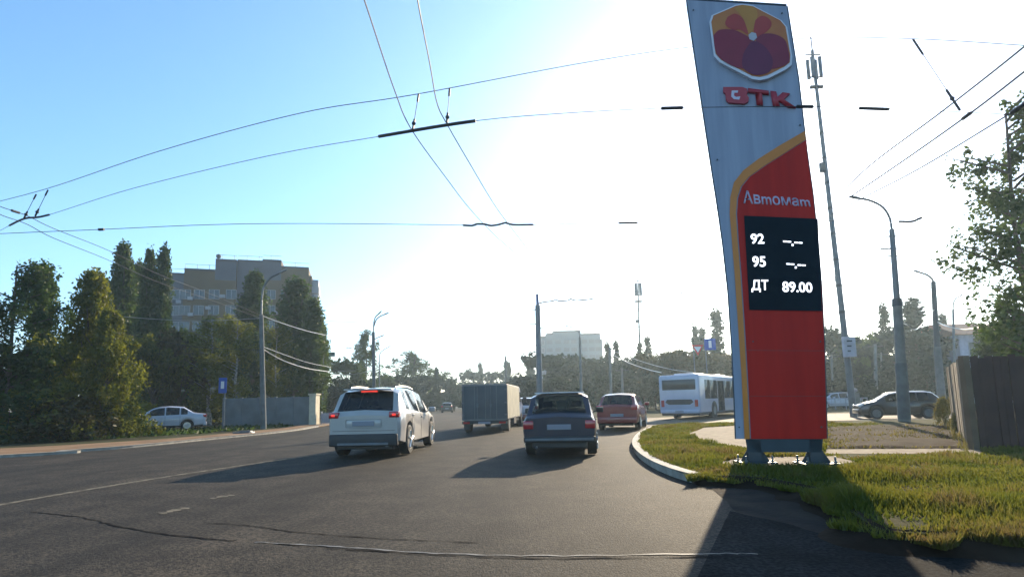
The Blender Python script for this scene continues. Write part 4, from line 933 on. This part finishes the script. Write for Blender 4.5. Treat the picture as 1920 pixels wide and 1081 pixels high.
# ------------------------------------------------------------------ vehicles
def interp1(L, y):
    if y <= L[0][0]: return L[0][1]
    for (a, p), (b, q) in zip(L, L[1:]):
        if a <= y <= b: return p+(q-p)*(y-a)/(b-a) if b > a else q
    return L[-1][1]
def car(name, label, paint, S, loc, yaw, group=None):
    """heading is local +Y, rear bumper at y=0; yaw in degrees clockwise"""
    root = empty(name, loc, -R(yaw), label=label, cat='car', group=group)
    Lc = S['L']; ys = set(np.linspace(0, Lc, 30).round(3)) | {p[0] for k_ in ('top', 'belt', 'hw') for p in S[k_]} | {a for r_ in S['side']+[S['rear'], S['front']] for a in r_}
    Rw = S['R']; RA = Rw+.055
    for yw in S['axles']: ys |= {round(yw+RA*math.cos(R(a)), 4) for a in range(0, 181, 15)}
    ys = sorted(y for y in ys if 0 <= y <= Lc); ys = [y for i, y in enumerate(ys) if i == 0 or y-ys[i-1] > .004]
    G = max(interp1(S['top'], y)-interp1(S['belt'], y) for y in ys); rows = []; V = []
    for y in ys:
        w_, zt, zs = interp1(S['hw'], y), interp1(S['top'], y), interp1(S['belt'], y); zb = interp1(S['sill'], y)
        zs = min(zs, zt-.02)
        for yw in S['axles']:
            if abs(y-yw) < RA: zb = max(zb, Rw+math.sqrt(RA*RA-(y-yw)**2))
        g = zt-zs; f_ = max(0, min(1, g/G)); wt = (w_-.07)*(1-f_)+S['ht']*f_
        z6 = zs+max(g-.075, g*.5)
        h = [(0, zb), (w_-.14, zb), (w_-.025, zb+.045), (w_, zb+(zs-zb)*.5), (w_-.012, zs-.09), (w_-.05, zs), (wt, z6), (wt-.10-.04*f_, zt-.012), (0, zt+.018)]
        row = []
        for x_, z_ in h: row.append(len(V)); V.append((x_, y, z_))
        for x_, z_ in h[7:0:-1]: row.append(len(V)); V.append((-x_, y, z_))
        rows.append(row)
    faces = {'body': []}
    n = 16
    def mid(r_, a, b): return r_[0]-1e-4 <= a and b <= r_[1]+1e-4
    for i in range(len(ys)-1):
        for k_ in range(n):
            q = [rows[i][k_], rows[i][(k_+1) % n], rows[i+1][(k_+1) % n], rows[i+1][k_]]; key = 'body'
            if k_ in (5, 10):
                for si, r_ in enumerate(S['side']):
                    if mid(r_, ys[i], ys[i+1]): key = ('side_window', si, k_)
            if k_ in (7, 8):
                if mid(S['rear'], ys[i], ys[i+1]): key = ('rear_window', 0, 0)
                if mid(S['front'], ys[i], ys[i+1]): key = ('windscreen', 0, 0)
            faces.setdefault(key, []).append(q)
    faces['body'].append(rows[0][::-1]); faces['body'].append(rows[-1])
    for key, fs in faces.items():
        bm = bmesh.new(); used = sorted({a for q in fs for a in q}); mp = {a: bm.verts.new(V[a]) for a in used}
        for q in fs: bm.faces.new([mp[a] for a in q])
        bmesh.ops.recalc_face_normals(bm, faces=bm.faces[:]); nm = key if key == 'body' else key[0]
        me = bpy.data.meshes.new(nm); bm.to_mesh(me); bm.free()
        o = link(nm, me, paint if nm == 'body' else S.get('glass', M_GLASS), root, True); me.set_sharp_from_angle(angle=R(34))
        if nm == 'body' and (sum(p.normal.z*p.area for p in me.polygons if p.center.z > .6) < 0): me.flip_normals()
    W = max(p[1] for p in S['hw'])
    # underbody keeps daylight out of the wheel arches
    MB().box(-(W-.24), W-.24, .15, Lc-.2, .2, S['belt'][0][1]-.25).build('underbody', M_BLACKP, root)
    # wheels
    for yw in S['axles']:
        for sx in (-1, 1):
            xo = sx*(W-.005); xi = sx*(W-.215)
            mb = MB(); mb.cyl((xi, yw, Rw+.004), (xo-sx*.03, yw, Rw+.004), Rw, n=28).cyl((xo-sx*.032, yw, Rw+.004), (xo, yw, Rw+.004), Rw*.985, Rw*.9, n=28, caps=True)
            wh = mb.build('wheel', M_TYRE, root, True)
            mb = MB(); c_ = Vector((xo+sx*.002, yw, Rw+.004)); mb.cyl(c_, c_+Vector((sx*.006, 0, 0)), Rw*.18, n=14); mb.cyl(c_-Vector((sx*.004, 0, 0)), c_, Rw*.66, n=26)
            for a in range(S.get('spokes', 5)):
                an = 2*math.pi*a/S.get('spokes', 5)+.3; e = c_+Vector((sx*.005, math.cos(an)*Rw*.62, math.sin(an)*Rw*.62)); mb.tube([c_+Vector((sx*.005, 0, 0)), e], .026, 6)
            rim = mb.build('rim', S.get('rim', M_RIM), wh, True)
    # bumpers
    bz0, bz1 = S['bumper']; w0 = interp1(S['hw'], 0); w1 = interp1(S['hw'], Lc); bm_ = S.get('bumper_mat', M_BLACKP)
    MB().box(-w0-.01, w0+.01, -.055, .14, bz0, bz1, .035, 3).build('bumper', bm_, root, True); MB().box(-w1-.01, w1+.01, Lc-.12, Lc+.05, bz0, bz1, .035, 3).build('bumper', bm_, root, True)
    # tail lights
    for sx in (-1, 1):
        a, b, z0, z1 = S['tail']; xs = sorted((sx*a, sx*(b+.006)))
        MB().box(xs[0], xs[1], -.022, .16, z0, z1, .02, 2).build('tail_light', S.get('tail_mat', M_RED_LENS), root, True)
        a, b, z0, z1 = S['head']; xs = sorted((sx*a, sx*(b+.004))); MB().box(xs[0], xs[1], Lc-.25, Lc+.012, z0, z1, .025, 2).build('headlight', M_LENS, root, True)
    px0, pz0 = S.get('plate', (0, .8)); MB().box(px0-.26, px0+.26, -.03-S.get('plate_off', 0), -.002, pz0-.056, pz0+.056, .004).build('number_plate', M_PLATE, root)
    # mirrors, handles, wiper, rails
    ym = S['front'][0]-.15 if S['front'][0] > S['rear'][1] else S['front'][1]; ym = S['mirror']; zm = interp1(S['belt'], ym)
    for sx in (-1, 1):
        w_ = interp1(S['hw'], ym); MB().cyl((sx*(w_-.06), ym, zm+.03), (sx*(w_+.08), ym, zm+.08), .02, n=6).box(*sorted((sx*(w_+.03), sx*(w_+.22))), ym-.05, ym+.08, zm+.02, zm+.16, .03, 2).build('mirror', paint if S.get('mirror_paint') else M_BLACKP, root, True)
        for yh in S['handles']:
            w2 = interp1(S['hw'], yh); zh = interp1(S['belt'], yh)-.12; MB().box(*sorted((sx*(w2-.015), sx*(w2+.02))), yh-.09, yh+.09, zh-.015, zh+.012, .006).build('door_handle', S.get('handle_mat', paint), root)
        for yd in S['doors']:   # shut lines as thin dark strips standing 1 mm proud
            w2 = interp1(S['hw'], yd); z0 = interp1(S['sill'], yd)+.06; z1 = interp1(S['belt'], yd)-.04; zm_ = z0+(z1-z0)*.48
            MB().prism([Vector((sx*(w2-.006), yd-.006, z0)), Vector((sx*(w2-.006), yd+.006, z0)), Vector((sx*(w2+.001), yd+.006, zm_)), Vector((sx*(w2-.012), yd+.006, z1)), Vector((sx*(w2-.012), yd-.006, z1)), Vector((sx*(w2+.001), yd-.006, zm_))], (sx*.004, 0, 0)).build('door_gap', M_BLACKP, root)
    if S.get('rails'):
        y0, y1 = S['rails']
        for sx in (-1, 1):
            x_ = sx*(S['ht']-.1); P = [(x_, y0, interp1(S['top'], y0)), (x_, y0+.12, interp1(S['top'], y0+.12)+.035), (x_, (y0+y1)/2, interp1(S['top'], (y0+y1)/2)+.035), (x_, y1-.12, interp1(S['top'], y1-.12)+.03), (x_, y1, interp1(S['top'], y1)-.01)]
            MB().tube(spline(P, 4), .018, 6).build('roof_rail', M_RIM, root, True)
    for sx in (-.36, .36):   # seats seen through the glass
        ysr = S['seats'][0]; zt = S['seats'][1]
        MB().box(sx-.24, sx+.24, ysr, ysr+.14, .5, zt-.18, .05, 2).box(sx-.13, sx+.13, ysr+.01, ysr+.11, zt-.15, zt, .04, 2).build('seat', M_INT, root, True)
    if S.get('rear_seat'):
        y_, z_ = S['rear_seat']; MB().box(-.6, .6, y_, y_+.15, .5, z_, .05, 2).build('seat', M_INT, root, True)
    return root
def paintmat(n, c, r=.28, metal=.25): return mat(n, c, r, metal, var=.05, scale=2, coat=.8)
P_WHITE = paintmat('white_paint', (.38, .355, .335), .3, 0); P_NAVY = paintmat('navy_paint', (.006, .009, .026), .4); P_RED = paintmat('red_paint', (.17, .010, .012), .35); P_GREY = paintmat('grey_paint', (.045, .036, .033)); P_WH2 = paintmat('clean_white_paint', (.45, .46, .52), .3, 0)
SUV = dict(L=4.4, R=.36, top=[(0, .98), (.06, 1.04), (.42, 1.56), (.62, 1.62), (1.3, 1.665), (2.1, 1.66), (2.75, 1.58), (3.45, 1.10), (3.9, 1.0), (4.3, .82), (4.4, .70)],
           belt=[(0, .96), (.4, 1.12), (1.2, 1.08), (2.4, 1.0), (3.3, .97), (4.1, .86), (4.4, .66)], hw=[(0, .80), (.1, .86), (.4, .905), (1.5, .91), (3.4, .905), (4.1, .85), (4.4, .68)], ht=.66,
           sill=[(0, .36), (.5, .28), (3.8, .26), (4.4, .3)], axles=(.86, 3.48), side=[(.62, 1.0), (1.08, 1.98), (2.06, 2.95)], rear=(.10, .42), front=(2.78, 3.42), bumper=(.28, .56), tail=(.60, .83, .93, 1.07), tail_mat=M_RED_LENS,
           head=(.45, .76, .7, .86), plate=(0, .80), mirror=2.85, handles=(1.15, 2.15), doors=(1.03, 2.02, 3.0), rails=(.7, 2.5), seats=(1.9, 1.36), rear_seat=(.85, 1.15), mirror_paint=1)
b = base(681, 12.6); suv = car('crossover', 'white crossover with lit brake lights and black lower bumper, driving away', P_WHITE, SUV, (b.x, b.y, 0), 3.0)
MB().box(-.20, .20, .40, .47, 1.53, 1.575, .008).build('brake_light', M_BRAKE, suv)
for sx in (-1, 1): MB().box(*sorted((sx*.68, sx*.77)), -.032, -.015, .975, 1.02, .012, 2).build('brake_light', M_BRAKE, suv)
MB().box(-.58, .58, .24, .50, 1.585, 1.615, .012, 2).build('spoiler', P_WHITE, suv, True)
MB().box(-.60, .60, -.068, -.03, .30, .36, .01).build('bumper_trim', M_GREYST, suv)
MB().box(-.42, .42, -.012, .004, .70, .90, .03, 2).build('plate_recess', P_WHITE, suv, True)
MB().box(-.74, .74, -.006, .01, .628, .636).build('tailgate_gap', M_BLACKP, suv)
MB().cyl((-.05, .35, 1.08), (.02, .22, 1.32), .012, n=5).build('wiper', M_BLACKP, suv)
MB().cyl((.55, -.02, .29), (.55, .25, .29), .035, n=10).build('exhaust_pipe', M_GREYST, suv)
MB().box(-.12, .12, .5, .75, .12, .34, .03).build('differential', M_BLACKP, suv)

HB = dict(L=4.1, R=.30, top=[(0, .86), (.05, .90), (.10, .93), (.42, 1.36), (.60, 1.405), (1.5, 1.43), (2.2, 1.40), (2.42, 1.36), (2.98, .95), (3.2, .93), (4.0, .84), (4.1, .78)],
          belt=[(0, .84), (.5, .90), (2.6, .89), (3.2, .86), (4.1, .74)], hw=[(0, .77), (.08, .80), (.5, .81), (3.6, .81), (4.0, .79), (4.1, .74)], ht=.63, sill=[(0, .34), (.5, .28), (3.7, .28), (4.1, .32)],
          axles=(.78, 3.2), side=[(.55, 1.1), (1.17, 1.9), (1.97, 2.6)], rear=(.12, .42), front=(2.45, 2.95), bumper=(.33, .46), tail=(.56, .78, .62, .80), head=(.5, .74, .58, .74), plate=(0, .66), mirror=2.5, handles=(1.3, 2.1),
          doors=(1.13, 1.93, 2.7), seats=(1.75, 1.22), rear_seat=(.85, 1.02), glass=M_GLASSC, spokes=8, handle_mat=M_BLACKP)
b = base(1050, 11.75); navy = car('estate_car', 'boxy dark navy estate car seen from behind, in the middle lane', P_NAVY, HB, (b.x, b.y, 0), 8)
MB().box(-.74, .74, -.072, -.05, .37, .42, .006).build('bumper_strip', M_GREYST, navy)
MB().box(-.56, .56, .44, .60, 1.395, 1.42, .01, 2).build('roof_glint', M_RIM, navy, True)  # added bright metal strip stands for the sun glinting off the roof
MB().box(-.1, .14, 1.0, 1.2, 1.0, 1.24, .04, 2).build('rear_shelf_bag', mat('grey_bag', (.2, .2, .18), .9), navy)
mb = MB(); mb.cyl((-.5, .1, .24), (-.5, -.05, .22), .025, n=8); mb.build('exhaust_pipe', M_GREYST, navy)
MB().box(-.60, .60, .05, .5, .2, .36, .03).build('rear_valance', M_BLACKP, navy)

RH = dict(HB); RH.update(L=4.0, R=.31, top=[(0, .95), (.06, 1.0), (.5, 1.43), (.75, 1.48), (1.5, 1.50), (2.2, 1.46), (2.5, 1.4), (3.15, 1.0), (3.8, .86), (4.0, .74)], belt=[(0, .93), (.5, 1.0), (2.6, .95), (3.3, .88), (4.0, .68)], hw=[(0, .78), (.1, .83), (.5, .85), (3.5, .85), (3.9, .78), (4.0, .68)],
                        rear=(.1, .5), front=(2.55, 3.1), side=[(.72, 1.2), (1.27, 1.95), (2.02, 2.7)], tail=(.58, .81, .82, 1.02), head=(.45, .72, .66, .8), plate=(0, .62), glass=M_GLASS, bumper=(.3, .55), bumper_mat=P_RED, mirror_paint=1, spokes=5)
b = base(1158, 21.6); red = car('red_hatchback', 'red hatchback bearing away toward the kerbed verge', P_RED, RH, (b.x, b.y, 0), 19)
GH = dict(RH); GH.update(bumper_mat=P_GREY, R=.32, rim=M_GREYST)
b = base(1752, 26.6); grey = car('grey_hatchback', 'dark grey hatchback crossing side-on behind the thick lamp post', P_GREY, GH, (b.x, b.y-.4, 0), 290); grey.scale = (.88, .88, .9)
SD = dict(HB); SD.update(L=4.4, R=.30, top=[(0, .98), (.35, 1.02), (.6, 1.06), (1.15, 1.42), (1.9, 1.48), (2.4, 1.44), (2.7, 1.36), (3.3, .98), (4.2, .84), (4.4, .68)], belt=[(0, .93), (.6, .98), (3.3, .9), (4.4, .62)], hw=[(0, .74), (.15, .81), (.5, .845), (3.7, .845), (4.2, .78), (4.4, .66)],
                        rear=(.62, 1.13), front=(2.72, 3.25), side=[(.95, 1.3), (1.37, 2.05), (2.12, 2.85)], mirror=2.85, tail=(.5, .78, .78, .94), head=(.42, .7, .62, .76), axles=(.95, 3.5), doors=(1.33, 2.08, 2.95), handles=(1.5, 2.25), bumper_mat=P_WH2, bumper=(.28, .5), seats=(1.9, 1.3), rear_seat=(1.1, 1.1), glass=M_GLASS, plate=(0, .66), handle_mat=P_WH2)
b = base(388, 33.5); car('white_saloon', 'white saloon car side-on under the roadside trees across the road', P_WH2, SD, (b.x-.1, b.y, .0), 241)
b = base(838, 80); car('distant_car', 'tiny dark car far down the main road ahead', P_GREY, GH, (b.x, b.y, 0), -5)
b = base(984, 29.5); car('white_hatchback', 'white car mostly hidden between the grey truck and the navy estate', P_WH2, RH, (b.x, b.y, 0), 2)
b = base(1592, 48); car('white_parked_car', 'small white car partly hidden behind the tall antenna mast', P_WH2, RH, (b.x+.9, b.y, 0), 275)

# grey box truck
P_TILT = mat('grey_tarpaulin', (.06, .072, .08), .7, var=.15, scale=1.5); P_SIDE = mat('sunlit_tint_tarpaulin', (.42, .37, .26), .65, var=.12, scale=2)  # side colour raised to carry the sunlight on that flank
b = base(909, 22.6); root = empty('box_truck', (b.x, b.y, 0), -R(7), label='low grey covered truck, one side coloured cream as if sunlit, ahead of the white crossover', cat='truck')
MB().box(-.97, .97, 0, 4.6, .50, 2.02, .05, 3).build('cargo_box', P_TILT, root, True)
mb = MB()
for i in range(9): mb.box(.972, .985, .06+i*.5, .5+i*.5, .56, 1.93, .008)
mb.build('side_cover', P_SIDE, root); mb = MB()
for i in range(4): mb.box(-.9+i*.47, -.9+i*.47+.02, -.012, 0, .55, 1.95)
mb.box(-.96, .96, -.02, .0, 1.95, 2.0).box(-.96, .96, -.02, 0, .5, .56); mb.build('rear_ribs', mat('rib_grey', (.14, .15, .15), .6), root)
for xx in (-.28, .28): MB().cyl((xx, -.04, .58), (xx, -.04, 1.9), .016, n=8).box(xx-.04, xx+.04, -.06, -.02, 1.05, 1.2, .006).build('lock_bar', M_GREYST, root)
for sx in (-1, 1):
    for zz in (.7, 1.2, 1.75): MB().box(*sorted((sx*.86, sx*.97)), -.032, -.012, zz, zz+.06, .004).build('hinge', M_GREYST, root)
    MB().box(*sorted((sx*.66, sx*.94)), .28, .30, .12, .48).build('mud_flap', M_BLACKP, root)
MB().box(-.85, .85, .1, 6.2, .36, .49).build('chassis', M_BLACKP, root)
MB().box(-.95, .95, -.06, .02, .36, .46, .01).build('bumper', M_BLACKP, root)
for sx in (-1, 1): MB().box(*sorted((sx*.62, sx*.9)), -.075, -.06, .37, .45, .004).build('tail_light', M_RED_LENS, root)
MB().box(-.26, .26, -.075, -.062, .36, .46).build('number_plate', M_PLATE, root)
MB().prism([Vector((-.92, 4.75, .5)), Vector((-.92, 4.75, 1.95)), Vector((-.92, 5.5, 1.98)), Vector((-.92, 6.1, 1.25)), Vector((-.92, 6.75, 1.05)), Vector((-.92, 6.8, .45))], (1.84, 0, 0)).build('cab', P_WH2, root)
MB().box(.921, .93, 5.0, 5.75, 1.25, 1.75, .003).box(-.93, -.921, 5.0, 5.75, 1.25, 1.75, .003).build('side_window', M_GLASS, root)
for yw in (.75, 5.7):
    for sx in (-1, 1):
        wh = MB().cyl((sx*.95, yw, .34), (sx*.7, yw, .34), .33, n=24).build('wheel', M_TYRE, root, True); MB().cyl((sx*.952, yw, .34), (sx*.96, yw, .34), .2, n=18).build('rim', M_GREYST, wh)
MB().box(.8, .99, 2.1, 3.0, .26, .62, .03).build('fuel_tank', M_BLACKP, root)
for sx in (-1, 1): MB().box(*sorted((sx*1.0, sx*1.2)), 6.0, 6.06, 1.2, 1.5, .02).build('mirror', M_BLACKP, root)

# bus
P_BUS = paintmat('bus_white', (.40, .42, .52), .35, 0)
b = base(1238, 33.0); BW, BL, BH = 2.5, 11.8, 2.66; ya = 38
root = empty('city_bus', (b.x, b.y, 0), -R(ya), label='white city bus turning away behind the fuel sign', cat='bus')   # origin: rear corner
mb = MB(); mb.box(0, BW, 0, BL, .34, BH, .12, 4); mb.build('body', P_BUS, root, True)
MB().box(.1, BW-.1, .1, BL-.1, .22, .34).build('underbody', M_BLACKP, root)
MB().box(.22, BW-.22, -.02, .04, 1.75, 2.38, .05, 3).build('rear_window', M_GLASS, root, True)
MB().prism([Vector((.5, -.012, 1.18)), Vector((BW-.5, -.012, 1.18)), Vector((BW-.38, -.012, 1.02)), Vector((BW-.6, -.012, .88)), Vector((.6, -.012, .88)), Vector((.38, -.012, 1.02))], (0, .03, 0)).build('engine_grille', M_BLACKP, root)
# side glazing band with panes, doors
x_ = BW
for i, (y0, y1) in enumerate([(.95, 1.95), (2.0, 3.3), (4.75, 6.1), (6.15, 7.5), (7.55, 8.9), (8.95, 10.0)]): MB().box(x_-.03, x_+.012, y0, y1, 1.2, 2.35, .02, 2).build('side_window', M_GLASS, root, True)
MB().box(-.012, .03, .9, BL-.9, 1.2, 2.35, .02, 2).build('side_window', M_GLASS, root, True)
for y0 in (3.4, 10.2): 
    MB().box(x_-.03, x_+.016, y0, y0+.62, .42, 2.35, .02).box(x_-.03, x_+.016, y0+.65, y0+1.27, .42, 2.35, .02).build('door', M_GLASS, root)
MB().box(.15, BW-.15, BL-.03, BL+.015, 1.1, 2.45, .05, 3).build('windscreen', M_GLASS, root, True)
MB().box(.6, BW-.6, 1.0, 3.2, BH, BH+.12, .05, 2).box(.5, BW-.5, 5.0, 7.0, BH, BH+.14, .05, 2).build('roof_unit', P_BUS, root, True)
for yw in (2.9-.35, 9.2):
    for sx in (0, 1):
        xo = BW+.006 if sx else -.006; s_ = 1 if sx else -1
        MB().cyl((xo-s_*.05, yw, .5), (xo-s_*.001, yw, .5), .56, n=28).build('wheel_arch', M_BLACKP, root)
        wh = MB().cyl((xo-s_*.28, yw, .48), (xo+s_*.008, yw, .48), .47, n=28).build('wheel', M_TYRE, root, True); MB().cyl((xo+s_*.008, yw, .48), (xo+s_*.02, yw, .48), .26, n=20).build('rim', M_GREYST, wh)
for xx in (.12, BW-.32):
    MB().box(xx, xx+.2, -.02, .05, .75, 1.15, .02, 2).build('tail_light', M_RED_LENS, root)
MB().box(.1, BW-.1, -.05, .05, .36, .58, .03, 2).build('bumper', P_BUS, root, True)
MB().box(BW/2-.26, BW/2+.26, -.062, -.05, .42, .53).build('number_plate', M_PLATE, root)

# manhole cover on the far pavement edge
b = gp(457, 813); tag(MB().cyl((b.x, b.y, .05), (b.x, b.y, .11), .5, .47, 20).cyl((b.x+.1, b.y, .11), (b.x+.1, b.y, .15), .3, .28, 16).build('manhole_cover', M_STEEL), 'dark raised manhole cover on the edge of the far pavement', 'manhole cover')

# ------------------------------------------------------------------ haze
hz_ = MB().box(-420, 420, -50, 450, -1.2, 60).build('haze', None); tag(hz_, 'thin sunlit haze in the air over the whole road', None, None, 'stuff')
m = bpy.data.materials.new('haze_air'); m.use_nodes = True; n = m.node_tree; n.nodes.remove(n.nodes['Principled BSDF'])
pv = n.nodes.new('ShaderNodeVolumePrincipled'); pv.inputs['Density'].default_value = .00075; pv.inputs['Color'].default_value = (.70, .88, 1, 1); pv.inputs['Anisotropy'].default_value = .55
n.links.new(pv.outputs[0], n.nodes['Material Output'].inputs['Volume']); hz_.data.materials.append(m); hz_.display_type = 'WIRE'
